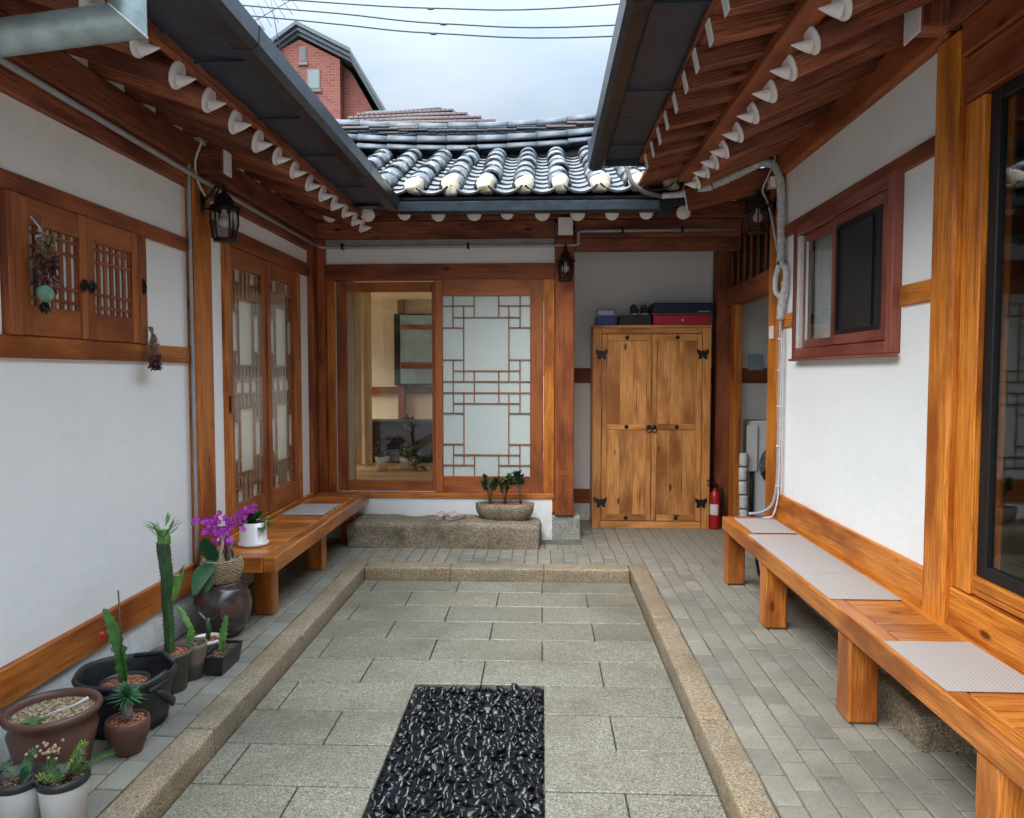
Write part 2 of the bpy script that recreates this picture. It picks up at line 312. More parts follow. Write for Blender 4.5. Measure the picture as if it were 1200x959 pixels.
# ------------------------------------------------------------------ mesh builder
class MB:
    def __init__(s): s.v = []; s.f = []; s.uv = []; s.sm = []
    def face(s, idx, uvs=None, smooth=False):
        s.f.append(idx); s.uv.append(uvs or [(s.v[i][0]+s.v[i][1]*.37, s.v[i][2]+s.v[i][1]*.2) for i in idx]); s.sm.append(smooth)
    def box(s, x0, x1, y0, y1, z0, z1, ch=.004, mat=None):
        lo, hi = (x0, y0, z0), (x1, y1, z1)
        d = [hi[i]-lo[i] for i in range(3)]; ch = min(ch, min(d)*.3)
        la = d.index(max(d)); o2 = [i for i in range(3) if i != la]
        def uvof(p, nax):
            if nax == la: return (p[o2[0]]*.15+.3, p[o2[1]])
            other = [i for i in o2 if i != nax][0]
            return (p[la], p[other]+nax*.313)
        base = len(s.v); idx = {}
        for cx in (0, 1):
            for cy in (0, 1):
                for cz in (0, 1):
                    c = (cx, cy, cz)
                    for ax in range(3):
                        p = [0, 0, 0]
                        for i in range(3):
                            e = hi[i] if c[i] else lo[i]
                            p[i] = e if (i == ax or ch == 0) else (e-ch if c[i] else e+ch)
                        idx[(c, ax)] = len(s.v); s.v.append(tuple(p))
        def add(ids, ax):
            # orient outward
            pts = [Vector(s.v[i]) for i in ids]; n = (pts[1]-pts[0]).cross(pts[2]-pts[1]); cen = sum(pts, Vector())/len(pts)
            if n.dot(cen-Vector([(lo[i]+hi[i])/2 for i in range(3)])) < 0: ids = ids[::-1]
            s.face(ids, [uvof(s.v[i], ax) for i in ids])
        for ax in range(3):
            a, b = [i for i in range(3) if i != ax]
            for sd_ in (0, 1):
                q = []
                for (u, v) in ((0, 0), (1, 0), (1, 1), (0, 1)):
                    c = [0, 0, 0]; c[ax] = sd_; c[a] = u; c[b] = v; q.append(idx[(tuple(c), ax)])
                add(q, ax)
        if ch > 0:
            for ax in range(3):            # edges along ax
                a, b = [i for i in range(3) if i != ax]
                for u in (0, 1):
                    for v in (0, 1):
                        c0 = [0, 0, 0]; c0[a] = u; c0[b] = v; c1 = list(c0); c1[ax] = 1; c0 = tuple(c0); c1 = tuple(c1)
                        add([idx[(c0, a)], idx[(c0, b)], idx[(c1, b)], idx[(c1, a)]], a)
            for cx in (0, 1):
                for cy in (0, 1):
                    for cz in (0, 1):
                        c = (cx, cy, cz); add([idx[(c, 0)], idx[(c, 1)], idx[(c, 2)]], 0)
        return s
    def tube(s, pts, r, n=10, caps=True, smooth=True):
        pts = [Vector(p) for p in pts]; rs = r if isinstance(r, (list, tuple)) else [r]*len(pts)
        up = None; rings = []; L_ = 0
        for i, p in enumerate(pts):
            t = (pts[min(i+1, len(pts)-1)]-pts[max(i-1, 0)]).normalized()
            if up is None: up = t.orthogonal().normalized()
            else:
                up = up-t*up.dot(t); up = up.normalized() if up.length > 1e-6 else t.orthogonal().normalized()
            bi = t.cross(up)
            if i: L_ += (p-pts[i-1]).length
            ring = []
            for j in range(n):
                a = 2*math.pi*j/n; q = p+(up*math.cos(a)+bi*math.sin(a))*rs[i]
                ring.append(len(s.v)); s.v.append(tuple(q))
            rings.append((ring, L_))
        for (ra, la), (rb, lb) in zip(rings, rings[1:]):
            for j in range(n):
                k2 = (j+1) % n; per = 2*math.pi*rs[0]/n
                s.face([ra[j], ra[k2], rb[k2], rb[j]], [(la, j*per), (la, (j+1)*per), (lb, (j+1)*per), (lb, j*per)], smooth)
        if caps:
            s.face(rings[0][0][::-1]); s.face(rings[-1][0])
        return s
    def lathe(s, prof, c=(0, 0, 0), n=24, smooth=True, ang=(0, 2*math.pi), sx=1, sy=1):
        full = abs(ang[1]-ang[0]-2*math.pi) < 1e-6; m = n if full else n+1; rings = []
        for r, z in prof:
            ring = []
            for j in range(m):
                a = ang[0]+(ang[1]-ang[0])*j/n
                ring.append(len(s.v)); s.v.append((c[0]+r*math.cos(a)*sx, c[1]+r*math.sin(a)*sy, c[2]+z))
            rings.append(ring)
        for a_, b_ in zip(rings, rings[1:]):
            for j in range(n):
                k2 = (j+1) % m; s.face([a_[j], a_[k2], b_[k2], b_[j]], None, smooth)
        return s
    def disc(s, c, r, n=20, z=0):
        ids = []
        for j in range(n):
            a = 2*math.pi*j/n; ids.append(len(s.v)); s.v.append((c[0]+r*math.cos(a), c[1]+r*math.sin(a), c[2]))
        s.face(ids); return s
    def prism(s, poly, axis, a, b):      # poly in the two other axes
        o = [i for i in range(3) if i != axis]; A = []; B = []
        for q in poly:
            for val, lst in ((a, A), (b, B)):
                p = [0, 0, 0]; p[axis] = val; p[o[0]] = q[0]; p[o[1]] = q[1]; lst.append(len(s.v)); s.v.append(tuple(p))
        s.face(A); s.face(B[::-1]); n = len(poly)
        for i in range(n):
            j = (i+1) % n; s.face([A[j], A[i], B[i], B[j]])
        return s
    def quad(s, *p, smooth=False):
        i0 = len(s.v); s.v += [tuple(q) for q in p]; s.face(list(range(i0, i0+len(p))), None, smooth); return s
    def ball(s, c, r, n=8, m=6, sq=(1, 1, 1)):
        prof = [(math.sin(math.pi*i/m)*r+1e-5, -math.cos(math.pi*i/m)*r) for i in range(m+1)]
        i0 = len(s.v); s.lathe(prof, (0, 0, 0), n)
        for i in range(i0, len(s.v)):
            v = s.v[i]; s.v[i] = (c[0]+v[0]*sq[0], c[1]+v[1]*sq[1], c[2]+v[2]*sq[2])
        return s
    def xform(s, mat, i0=0):
        for i in range(i0, len(s.v)): s.v[i] = tuple(mat @ Vector(s.v[i]))
        return s
    def warp(s, amp, sc_=3, i0=0):
        for i in range(i0, len(s.v)):
            v = Vector(s.v[i]); n = noise.noise_vector(v*sc_); s.v[i] = tuple(v+n*amp)
        return s
    def mesh(s, name, mat, off=(0, 0, 0)):
        me = bpy.data.meshes.new(name)
        me.from_pydata([(v[0]-off[0], v[1]-off[1], v[2]-off[2]) for v in s.v], [], s.f)
        ul = me.uv_layers.new(name='UVMap'); flat = []
        for u in s.uv:
            for q in u: flat += q
        ul.data.foreach_set('uv', flat); me.polygons.foreach_set('use_smooth', s.sm)
        me.materials.append(M[mat]); me.update(); return me
    def build(s, name, mat, parent=None, label=None, kind=None, fix=False):
        off = rootloc(parent) if parent else (0, 0, 0)
        o = bpy.data.objects.new(name, s.mesh(name, mat, off)); COL.objects.link(o)
        if fix:
            import bmesh
            bm = bmesh.new(); bm.from_mesh(o.data); bmesh.ops.recalc_face_normals(bm, faces=bm.faces); bm.to_mesh(o.data); bm.free()
        if parent: o.parent = parent
        if label: o['label'] = label
        if kind: o['kind'] = kind
        return o
def rootloc(o):
    while o.parent: o = o.parent
    return tuple(o.location)
def thing(name, label, cat, loc=(0, 0, 0), group=None, rz=0):
    o = bpy.data.objects.new(name, None); COL.objects.link(o); o.location = loc; o.rotation_euler = (0, 0, rz)
    o.empty_display_size = .1; o['label'] = label; o['category'] = cat
    if group: o['group'] = group
    return o
def tag(o, label, cat, group=None):
    o['label'] = label; o['category'] = cat
    if group: o['group'] = group
    return o
def inst(name, me, parent, loc, rot=(0, 0, 0), scale=(1, 1, 1)):
    o = bpy.data.objects.new(name, me); COL.objects.link(o)
    if parent:
        o.parent = parent; b = rootloc(parent); loc = (loc[0]-b[0], loc[1]-b[1], loc[2]-b[2])
    o.location = loc; o.rotation_euler = rot; o.scale = scale; return o
def dup(root, loc, label, rz=None, group=None):
    r = root.copy(); COL.objects.link(r); r.location = loc; r['label'] = label
    if rz is not None: r.rotation_euler = (0, 0, rz)
    if group: r['group'] = group
    for ch in list(root.children):
        c = ch.copy(); COL.objects.link(c); c.parent = r
        for g in list(ch.children):
            d = g.copy(); COL.objects.link(d); d.parent = c
    return r
def structure(name, mb, mat):
    o = mb.build(name, mat); o['kind'] = 'structure'; return o
def bx(name, mat, parent, *a, ch=.004, label=None):
    return MB().box(*a, ch=ch).build(name, mat, parent, label)
# ------------------------------------------------------------------ shaped helpers
def rstone(x0, x1, y0, y1, z0, z1, rad=.015, seg=.06, amp=.004, nsc=6, mx=16):
    """block of stone: rounded arrises and an uneven surface"""
    m = MB(); lo = (x0, y0, z0); hi = (x1, y1, z1)
    n = [max(2, min(mx, int((hi[i]-lo[i])/seg))) for i in range(3)]
    def grid(i):
        g = [lo[i]+(hi[i]-lo[i])*k/n[i] for k in range(n[i]+1)]
        return [g[0], g[0]+rad*.5, g[0]+rad]+[q for q in g[1:-1] if g[0]+rad*1.2 < q < g[-1]-rad*1.2]+[g[-1]-rad, g[-1]-rad*.5, g[-1]]
    for ax in range(3):
        a, b = [i for i in range(3) if i != ax]; ga, gb = grid(a), grid(b)
        for sd_ in (0, 1):
            ids = {}
            for i, u in enumerate(ga):
                for j, v in enumerate(gb):
                    p = [0, 0, 0]; p[ax] = hi[ax] if sd_ else lo[ax]; p[a] = u; p[b] = v
                    q = Vector([min(max(p[t], lo[t]+rad), hi[t]-rad) for t in range(3)]); d = Vector(p)-q
                    if d.length > 1e-9: d = d.normalized()*rad
                    w_ = q+d; w_ = w_+noise.noise_vector(w_*nsc)*amp+noise.noise_vector(w_*nsc*4)*amp*.3
                    ids[i, j] = len(m.v); m.v.append(tuple(w_))
            for i in range(len(ga)-1):
                for j in range(len(gb)-1):
                    q = [ids[i, j], ids[i+1, j], ids[i+1, j+1], ids[i, j+1]]
                    flip = (sd_ == 0) ^ (ax == 1)
                    m.face(q[::-1] if flip else q, None, True)
    return m
def log_mesh(name, mat, L_, r0, r1, seed=0, n=14, rings=9):
    m = MB(); pts = []; rs = []
    for i in range(rings):
        t = i/(rings-1); o = noise.noise_vector(Vector((t*2.5, seed*3.3, 1)))*.008
        pts.append((t*L_, o.y, o.z)); rs.append(r0+(r1-r0)*t)
    m.tube(pts, rs, n); m.warp(.004, 9); return m.mesh(name, mat)
def lattice(parent, name, x0, z0, x1, z1, place, w=.012, d=.014, n_mid=False):
    """old grid pattern of thin bars; place(u0,u1,v0,v1) -> box args"""
    XS = [60, 98, 138, 178, 270, 308, 350, 388]; H = 763-90
    def U(q): return x0+(q-60)/328*(x1-x0)
    def V(q): return z1-(q-90)/H*(z1-z0)
    hs = [(127, 60, 178), (127, 270, 388), (170, 98, 350), (208, 60, 138), (208, 308, 388), (327, 60, 138), (327, 308, 388), (368, 98, 350),
          (408, 60, 388), (450, 60, 388), (490, 98, 350), (527, 60, 138), (527, 308, 388), (643, 60, 138), (643, 308, 388), (683, 98, 350), (722, 60, 178), (722, 270, 388)]
    vs = [(98, 90, 208), (178, 90, 170), (270, 90, 170), (350, 90, 208), (138, 127, 408), (308, 127, 408), (98, 327, 527), (350, 327, 527),
          (178, 368, 490), (270, 368, 490), (138, 450, 722), (308, 450, 722), (98, 643, 763), (350, 643, 763), (178, 683, 763), (270, 683, 763)]
    if n_mid: vs += [(224, 368, 408), (224, 450, 490), (224, 90, 170), (224, 683, 763)]
    for v, a, b in hs: MB().box(*place(U(a), U(b), V(v)-w/2, V(v)+w/2, 0), ch=.002).build(name, 'wood_lattice', parent)
    for u, a, b in vs: MB().box(*place(U(u)-w/2, U(u)+w/2, V(b), V(a), .0015), ch=.002).build(name, 'wood_lattice', parent)

# ================================================================== GROUND
g = MB(); g.quad((-400, -400, -.26), (400, -400, -.26), (400, 400, -.26), (-400, 400, -.26)); structure('ground', g, 'ground')
PX0, PX1, CY1 = -1.46, .72, 5.87            # inside of the kerb
pav = MB()
pav.box(-2.36, -1.605, -1, 8.0, -.25, -.009, ch=0); pav.box(.866, 3.4, -1, 8.0, -.25, -.0095, ch=0); pav.box(-1.605, .866, 6.06, 8.0, -.25, -.0085, ch=0)
pavement = structure('pavement', pav, 'joint')
bricks = []
BW, BL = .1145, .208
meb = [MB().box(-BW/2+.0042, BW/2-.0042, -BL/2+.0038, BL/2-.0038, -.03, 0, ch=.0045).mesh('paver', 'paver') for _ in range(1)][0]
def strip(xa, xb, ya, yb, off=0):
    ncol = max(1, round((xb-xa)/BW)); wd = (xb-xa)/ncol
    for i in range(ncol):
        y = ya+(.5*BL if (i+off) % 2 else 0)-BL*.5
        while y < yb:
            a, b = max(y, ya), min(y+BL, yb)
            if b-a > .03: bricks.append((xa+(i+.5)*wd, (a+b)/2, wd/BW, (b-a)/BL))
            y += BL
strip(.866, 1.86, .9, 5.98); strip(.866, 3.2, 5.98, 7.93, 1); strip(-2.19, -1.605, .9, 6.06); strip(-1.605, .866, 6.06, 6.56); strip(-2.19, -1.605, 6.06, 6.95, 1)
strip(.38, .866, 6.56, 7.93); strip(-1.605, .38, 6.56, 6.75)
def near(q): return q[1] if -.68 < (q[0]/max(q[1], .1)) < .70 and q[1] > 2.3 else q[1]+50
bricks.sort(key=near)
for q in bricks[:298]:
    o = inst('paver', meb, pavement, (q[0], q[1], rnd.uniform(-.0022, .0022)), (rnd.uniform(-.004, .004), rnd.uniform(-.006, .006), rnd.uniform(-.006, .006)), (q[2], q[3], 1))
rest = MB()
for q in bricks[298:]:
    dz = rnd.uniform(-.002, .002)
    rest.box(q[0]-BW*q[2]/2+.0032, q[0]+BW*q[2]/2-.0032, q[1]-BL*q[3]/2+.0032, q[1]+BL*q[3]/2-.0032, -.03, dz, ch=.003)
rest.build('pavers', 'paver', pavement, kind='stuff')

court = MB(); court.box(PX0-.02, PX1+.02, -1, CY1+.02, -.25, -.135, ch=0)
court = structure('courtyard_floor', court, 'joint_dark')
PIT = (-.685, .012, 1.7, 3.9)
def slab(x0, x1, y0, y1):
    if x1-x0 < .03 or y1-y0 < .03: return
    m = MB(); z = rnd.uniform(-.001, .001)-.1
    m.box(x0+.003, x1-.003, y0+.0045, y1-.0045, -.134, z, ch=.004); m.build('granite_slab', 'slab', court)
row = 0; y = 3.9-.335*6
ys = [3.9+.335*k_ for k_ in range(-6, 6)]+[CY1-.004]
for i in range(len(ys)-1):
    y0, y1 = ys[i], ys[i+1]
    o = -.33 if (i % 2 == 0) else 0.005
    cuts = [PX0+.004]+[c for c in (o-1.34, o-.67, o, o+.67) if PX0+.06 < c < PX1-.06]+[PX1-.004]
    for a, b in zip(cuts, cuts[1:]):
        if y1 <= PIT[3]+.001:
            if b <= PIT[0] or a >= PIT[1]: slab(a, b, y0, y1)
            else:
                if a < PIT[0]: slab(a, PIT[0], y0, y1)
                if b > PIT[1]: slab(PIT[1], b, y0, y1)
        else: slab(a, b, y0, y1)
def kerb(x0, x1, y0, y1):
    m = rstone(x0, x1, y0, y1, -.25, .006+rnd.uniform(-.003, .003), rad=.014, seg=.05, amp=.005, nsc=7, mx=26); m.build('kerb_stone', 'curb', court, fix=True)
for a, b in ((.7, 1.95), (1.95, 3.15), (3.15, 4.32), (4.32, 5.25), (5.25, 6.055)): kerb(-1.60, PX0-.002, a+.003, b-.003)
for a, b in ((.7, 2.0), (2.0, 3.34), (3.34, 4.74), (4.74, 6.055)): kerb(PX1+.002, .862, a+.003, b-.003)
for a, b in ((PX0+.003, -.75), (-.75, .02), (.02, PX1-.003)): kerb(a, b, CY1+.002, 6.05)

# pebbles
pb = MB(); base = []
for s_ in range(7):
    m = MB(); r2 = random.Random(s_)
    m.ball((0, 0, 0), 1, 10, 7, (1, r2.uniform(.5, .8), r2.uniform(.28, .42))); m.warp(.10, 1.1)
    base.append((list(m.v), list(m.f)))
for layer in range(3):
    yy = PIT[2]
    while yy < PIT[3]-.008:
        xx = PIT[0]+.01
        while xx < PIT[1]-.008:
            vs_, fs_ = base[rnd.randrange(7)]; s_ = rnd.choice((1, 1, 1.2, .7))*rnd.uniform(.024, .038)
            px_ = xx+rnd.uniform(-.02, .02); py_ = yy+rnd.uniform(-.014, .014)
            px_ = min(max(px_, PIT[0]+s_*.75), PIT[1]-s_*.75); py_ = min(py_, PIT[3]-s_*.75)
            T = Matrix.Translation((px_, py_, -.142+layer*.011+rnd.uniform(0, .012))) @ Matrix.Rotation(rnd.uniform(0, 6.28), 4, 'Z') @ Matrix.Rotation(rnd.gauss(0, .5), 4, 'X') @ Matrix.Rotation(rnd.gauss(0, .42), 4, 'Y') @ Matrix.Scale(s_, 4)
            i0 = len(pb.v); pb.v += [tuple(T @ Vector(v)) for v in vs_]
            for f in fs_: pb.face([q+i0 for q in f], [(0, 0)]*len(f), True)
            xx += .045
        yy += .040
bed = pb.build('pebble_bed', 'pebble', kind='stuff'); tag(bed, 'wet black pebbles filling the rectangular pit in the courtyard floor', 'pebbles')

# ================================================================== LEFT WING
LW = thing('hanok_house', 'left wing of the hanok, with two latticed shutters high in its white wall', 'house', (-2.25, 3, 0))
def wp(P, mat, x0, x1, y0, y1, z0, z1): return bx('wall_panel', mat, P, x0, x1, y0, y1, z0, z1, ch=.002)
XA, XB = -2.34, -2.212
wp(LW, 'white', XA, XB, -1, 4.5, .385, 1.665)
wp(LW, 'white_old', XA, XB, -1, 2.92, 1.75, 2.355)
wp(LW, 'white_old', XA, XB, 3.98, 4.5, 1.75, 2.355)
wp(LW, 'white_old', XA, XB, -1, 4.5, 2.425, 2.75)
wp(LW, 'white', XA, XB, -1, 4.5, -.05, .245)
wp(LW, 'white', XA, XB, 4.72, 4.99, .30, 2.75); wp(LW, 'white', XA, XB, 6.56, 6.86, .30, 2.75); wp(LW, 'white_old', XA, XB+.001, 4.99, 6.56, 2.60, 2.75)
wp(LW, 'found', XA, XB-.004, 4.72, 6.98, -.05, .30)
def beam(P, name, mat, *a, ch=.006, label=None): return bx(name, mat, P, *a, ch=ch, label=label)
beam(LW, 'base_beam', 'wood_mid', -2.33, -2.185, -1, 4.487, .235, .395)
beam(LW, 'rail_beam', 'wood_mid', -2.33, -2.187, -1, 4.487, 1.662, 1.757)
beam(LW, 'rail_beam', 'wood_beam', -2.33, -2.187, -1, 4.487, 2.35, 2.43)
beam(LW, 'lintel', 'wood_beam', -2.33, -2.184, 4.735, 6.84, 2.50, 2.618)
beam(LW, 'tie_beam', 'wood_eave', -2.33, -2.176, -1, 4.487, 2.745, 2.868); beam(LW, 'tie_beam', 'wood_eave', -2.33, -2.176, 4.735, 6.98, 2.745, 2.868)
beam(LW, 'wall_plate', 'wood_eave', -2.36, -2.15, -1, 7.1, 2.872, 3.055, ch=.02)
beam(LW, 'post', 'wood_mid', -2.34, -2.155, 4.492, 4.73, .06, 2.87, ch=.01); beam(LW, 'post', 'wood_beam', -2.34, -2.16, 6.84, 7.02, .06, 2.86, ch=.01)
rstone(-2.36, -2.10, 4.44, 4.79, -.05, .075, .02, .06, .008, 8).build('base_stone', 'basestone', LW, fix=True)
# latticed shutters high on the wall
sh = bx('shutter_frame', 'wood_beam', LW, -2.30, -2.178, 2.925, 3.00, 1.757, 2.35)
MB().box(-2.30, -2.178, 3.90, 3.975, 1.757, 2.35).build('frame_post', 'wood_door', sh)
for (ya, yb) in ((3.003, 3.452), (3.456, 3.897)):
    s_ = bx('shutter', 'wood_door', LW, -2.26, -2.182, ya, ya+.055, 1.76, 2.347)
    MB().box(-2.26, -2.182, yb-.055, yb, 1.76, 2.347).build('stile', 'wood_door', s_)
    MB().box(-2.26, -2.184, ya+.057, yb-.057, 1.76, 1.89).build('bottom_rail', 'wood_door', s_)
    MB().box(-2.26, -2.184, ya+.057, yb-.057, 2.235, 2.347).build('top_rail', 'wood_door', s_)
    MB().box(-2.25, -2.2065, ya+.05, yb-.05, 1.88, 2.245, ch=0).build('paper', 'paper', s_)
    n_ = 6
    for i in range(n_+1):
        yy = ya+.057+(yb-ya-.114)*i/n_
        MB().box(-2.206, -2.1955, max(yy-.0125, ya+.055), min(yy+.0125, yb-.055), 1.885, 2.24, ch=.002).build('lattice_bar', 'wood_beam', s_)
    for zz in (1.925, 1.985, 2.145, 2.205):
        MB().box(-2.1998, -2.191, ya+.057, yb-.057, zz-.007, zz+.007, ch=.002).build('lattice_bar', 'wood_beam', s_)
    hy = yb-.03 if ya < 3.1 else ya+.03
    ring = MB(); ring.lathe([(.0001, 0), (.026, .001), (.024, .006), (.0001, .008)], n=14); ring.tube([(math.cos(a)*.022+.012, math.sin(a)*.022-.02, .01) for a in [i*6.283/12 for i in range(13)]], .004, 6)
    ring.xform(Matrix.Translation((-2.182, hy, 2.02)) @ Matrix.Rotation(R(90), 4, 'Y')); ring.build('ring_pull', 'blackmetal', s_)
hk = MB(); hk.box(-2.178, -2.170, 3.925, 3.943, 2.03, 2.11, .001); hk.tube([(-2.170, 3.934, 2.10), (-2.160, 3.934, 2.07), (-2.166, 3.934, 2.04)], .004, 6); hk.build('latch', 'blackmetal', LW)
# double lattice door
def place_l(xf, d=.014):
    return lambda u0, u1, v0, v1, e: (xf-d-e, xf-e, u0, u1, v0, v1)
beam(LW, 'door_jamb', 'wood_mid', -2.32, -2.182, 4.985, 5.075, .30, 2.50); beam(LW, 'door_jamb', 'wood_mid', -2.32, -2.182, 6.475, 6.56, .30, 2.50)
beam(LW, 'threshold', 'wood', -2.32, -2.178, 4.735, 6.84, .30, .455)
for (ya, yb, xo) in ((5.078, 5.775, 0), (5.778, 6.472, .014)):
    s_ = bx('lattice_door', 'wood_door', LW, -2.27, -2.205+xo, ya, ya+.075, .457, 2.497)
    for nm, a in (('stile', (ya+.622, yb if yb < 6 else yb, .457, 2.497)), ('bottom_rail', (ya+.077, ya+.62, .457, .64)), ('top_rail', (ya+.077, ya+.62, 2.36, 2.497))):
        MB().box(-2.27, -2.207+xo, *a).build(nm, 'wood_door', s_)
    MB().box(-2.262, -2.24+xo, ya+.07, ya+.63, .63, 2.37, ch=0).build('paper', 'paper_warm', s_)
    MB().box(-2.212+xo, -2.209+xo, ya+.074, ya+.623, .637, 2.363, ch=0).build('glass_pane', 'glass_low', s_)
    lattice(s_, 'lattice_bar', ya+.085, .65, ya+.612, 2.35, place_l(-2.2165+xo), w=.017, n_mid=True)
bx('door_handle', 'blackmetal', LW, -2.182, -2.170, 5.01, 5.03, 1.32, 1.44)

# rafters
def eaves(P, side, ends, xe, ze, slope, length, r=.062):
    metas = [log_mesh('rafter', 'wood_eave', length, r*.97, r*1.08, s_) for s_ in range(4)]
    cap = MB(); cap.lathe([(.0001, -.004), (r*1.0, -.004), (r*1.03, -.001), (r*1.03, .006), (r*.9, .006)], n=18)
    cap.xform(Matrix.Rotation(R(90), 4, 'Y')); cap = cap.mesh('rafter_end', 'endpaint')
    tip = MB(); tip.lathe([(r*.50, 0), (r*.42, -.02), (r*.26, -.05), (.002, -.085)], n=12); tip.xform(Matrix.Rotation(R(90), 4, 'Y')); tip.xform(Matrix.Translation((0, 0, -.024))); tip = tip.mesh('rafter_tip', 'endpaint')
    for i, q in enumerate(ends):
        ang = math.atan(slope); jz = rnd.uniform(-.006, .006)
        if side == 'L': loc = (xe, q, ze+jz); rz = math.pi
        elif side == 'R': loc = (xe, q, ze+jz); rz = 0
        else: loc = (q, xe, ze+jz); rz = math.pi/2
        rz += rnd.uniform(-.02, .02)
        sc2 = rnd.uniform(.90, 1.08); rf = inst('rafter', metas[i % 4], P, loc, (0, -ang, rz), (1, sc2, sc2*rnd.uniform(.96, 1.04)))
        for nm, me_ in (('rafter_end', cap),)+((('rafter_tip', tip),) if side != 'B' else ()):
            c = bpy.data.objects.new(nm, me_); COL.objects.link(c); c.parent = rf; c.location = (0, 0, 0)
            if nm == 'rafter_tip': c.rotation_euler = (0, ang+.08, 0)
def slope_sheet(P, name, mat, pts, th=.02):
    m = MB(); a = len(m.v); n = (Vector(pts[1])-Vector(pts[0])).cross(Vector(pts[2])-Vector(pts[1])).normalized()
    if n.z < 0: n = -n
    m.v += [tuple(p) for p in pts]+[tuple(Vector(p)+n*th) for p in pts]
    k4 = len(pts)
    def uv(i): v = m.v[i]; return (v[1], v[0])
    for f in [list(range(k4)), list(range(k4, 2*k4))[::-1]]+[[i, (i+1) % k4, (i+1) % k4+k4, i+k4] for i in range(k4)]: m.face(f, [uv(i) for i in f])
    return m.build(name, mat, P, fix=True)
LY = [1.42+.31*i for i in range(17)]+[6.66]
eaves(LW, 'L', LY, -1.635, 2.935, .34, 1.15)
def zl(x, o=.066): return 2.935+.34*(-1.635-x)+o
for y0, y1 in ((-1, 1.5), (1.5, 3.2), (3.2, 5.0), (5.0, 6.95)):
    slope_sheet(LW, 'ceiling_board', 'wood_eave', [(-1.63, y0, zl(-1.63)), (-1.63, y1-.004, zl(-1.63)), (-1.98, y1-.004, zl(-1.98)), (-1.98, y0, zl(-1.98))])
slope_sheet(LW, 'eave_plaster', 'endpaint', [(-1.985, -1, zl(-1.985)), (-1.985, 6.95, zl(-1.985)), (-2.6, 6.95, zl(-2.6)), (-2.6, -1, zl(-2.6))])
for a, b in zip([-.9]+LY, LY):
    if b-a > .2: bx('rafter_infill', 'endpaint', LW, -2.30, -2.20, a+.058, b-.058, 3.05, 3.20, ch=.003)
bx('eave_board', 'wood_eave', LW, -1.645, -1.60, -1, 6.5, 2.985, 3.036)
for i, (y0, y1) in enumerate(((-1, 1.1), (1.1, 3.1), (3.1, 5.1), (5.1, 6.42))):
    slope_sheet(LW, 'soffit_sheet', 'metal_dark', [(-1.598, y0, 3.034), (-1.598, y1+.01, 3.034), (-1.27, y1+.01, 3.022+.002*(i % 2)), (-1.27, y0, 3.022+.002*(i % 2))], .004)
def gutter(P, pts_prof, axis, a, b, mat='metal_gutter', seams=()):
    m = MB(); o = [i for i in range(3) if i != axis]
    def mk(prof, u, v):
        A = []; B = []
        for q in prof:
            for val, lst in ((u, A), (v, B)):
                p = [0, 0, 0]; p[axis] = val; p[o[0]], p[o[1]] = q; lst.append(len(m.v)); m.v.append(tuple(p))
        for i in range(len(prof)-1): m.face([A[i], A[i+1], B[i+1], B[i]])
    mk(pts_prof, a, b)
    gobj = m.build('gutter', mat, P)
    sm = gobj.modifiers.new('thick', 'SOLIDIFY'); sm.thickness = .004
    cx = sum(q[0] for q in pts_prof)/len(pts_prof); cz = sum(q[1] for q in pts_prof)/len(pts_prof)
    for s_ in seams:
        m = MB(); mk([(cx+(q[0]-cx)*1.06, cz+(q[1]-cz)*1.06) for q in pts_prof], s_-.02, s_+.02)
        c = m.build('gutter_joint', mat, gobj); sm = c.modifiers.new('thick', 'SOLIDIFY'); sm.thickness = .003
    return gobj
gutter(LW, [(-1.31, 3.075), (-1.31, 2.985), (-1.29, 2.962), (-1.22, 2.955), (-1.19, 2.975), (-1.185, 3.045), (-1.20, 3.052), (-1.205, 3.04)], 1, -1, 6.16, seams=(1.1, 3.1, 5.1))
slope_sheet(LW, 'roof_slab', 'metal_dark', [(-1.25, -1, 3.055), (-1.25, 6.4, 3.055), (-4.2, 8.6, 4.38), (-4.2, -1, 4.38)], .03)
rows = MB()
for i in range(24):
    yy = -.85+.31*i; yb = min(yy, 6.35)
    rows.tube([(-1.44, yy, 3.21), (-4.2, yy, 4.48)], .085, 10)
rows.build('roof_tile_rows', 'tile', LW, kind='stuff')
for (X_, mz) in ((-2.0, 2.92),):
    tb = bx('beam_end', 'wood_eave', LW, -2.16, -1.992, 4.55, 4.67, 2.84, 3.0, ch=.01)
    MB().box(-1.9915, -1.985, 4.555, 4.665, 2.845, 2.995, ch=.003).build('painted_end', 'endpaint', tb)

# ================================================================== RIGHT WING
RW = thing('hanok_house', 'right wing of the hanok, with small sliding window in its white wall', 'house', (1.9, 3, 0))
XA, XB = 1.815, 1.96
wp(RW, 'white', XA, XB, 3.42, 5.62, .675, 1.70)
for a, b in ((3.42, 3.795), (5.275, 5.62)):
    wp(RW, 'white', XA, XB, a, b, 1.699, 1.94); wp(RW, 'white', XA, XB, a, b, 2.03, 2.61)
    beam(RW, 'rail_beam', 'wood', 1.797, 1.95, a+.012 if a < 4 else a+.01, b-.012, 1.933, 2.036)
wp(RW, 'white_old', XA, XB, 3.42, 5.62, 2.68, 3.08)
wp(RW, 'found', XA+.01, XB, 3.2, 5.9, -.05, .54); wp(RW, 'found', XA+.01, XB, -1, 3.2, -.05, .54)
beam(RW, 'rail_beam', 'wood_beam', 1.795, 1.95, 3.432, 5.602, 2.60, 2.69)
beam(RW, 'base_beam', 'wood', 1.785, 1.95, 3.432, 5.602, .40, .682)
beam(RW, 'wall_plate', 'wood_beam', 1.765, 2.0, 3.36, 5.98, 3.07, 3.255, ch=.02)
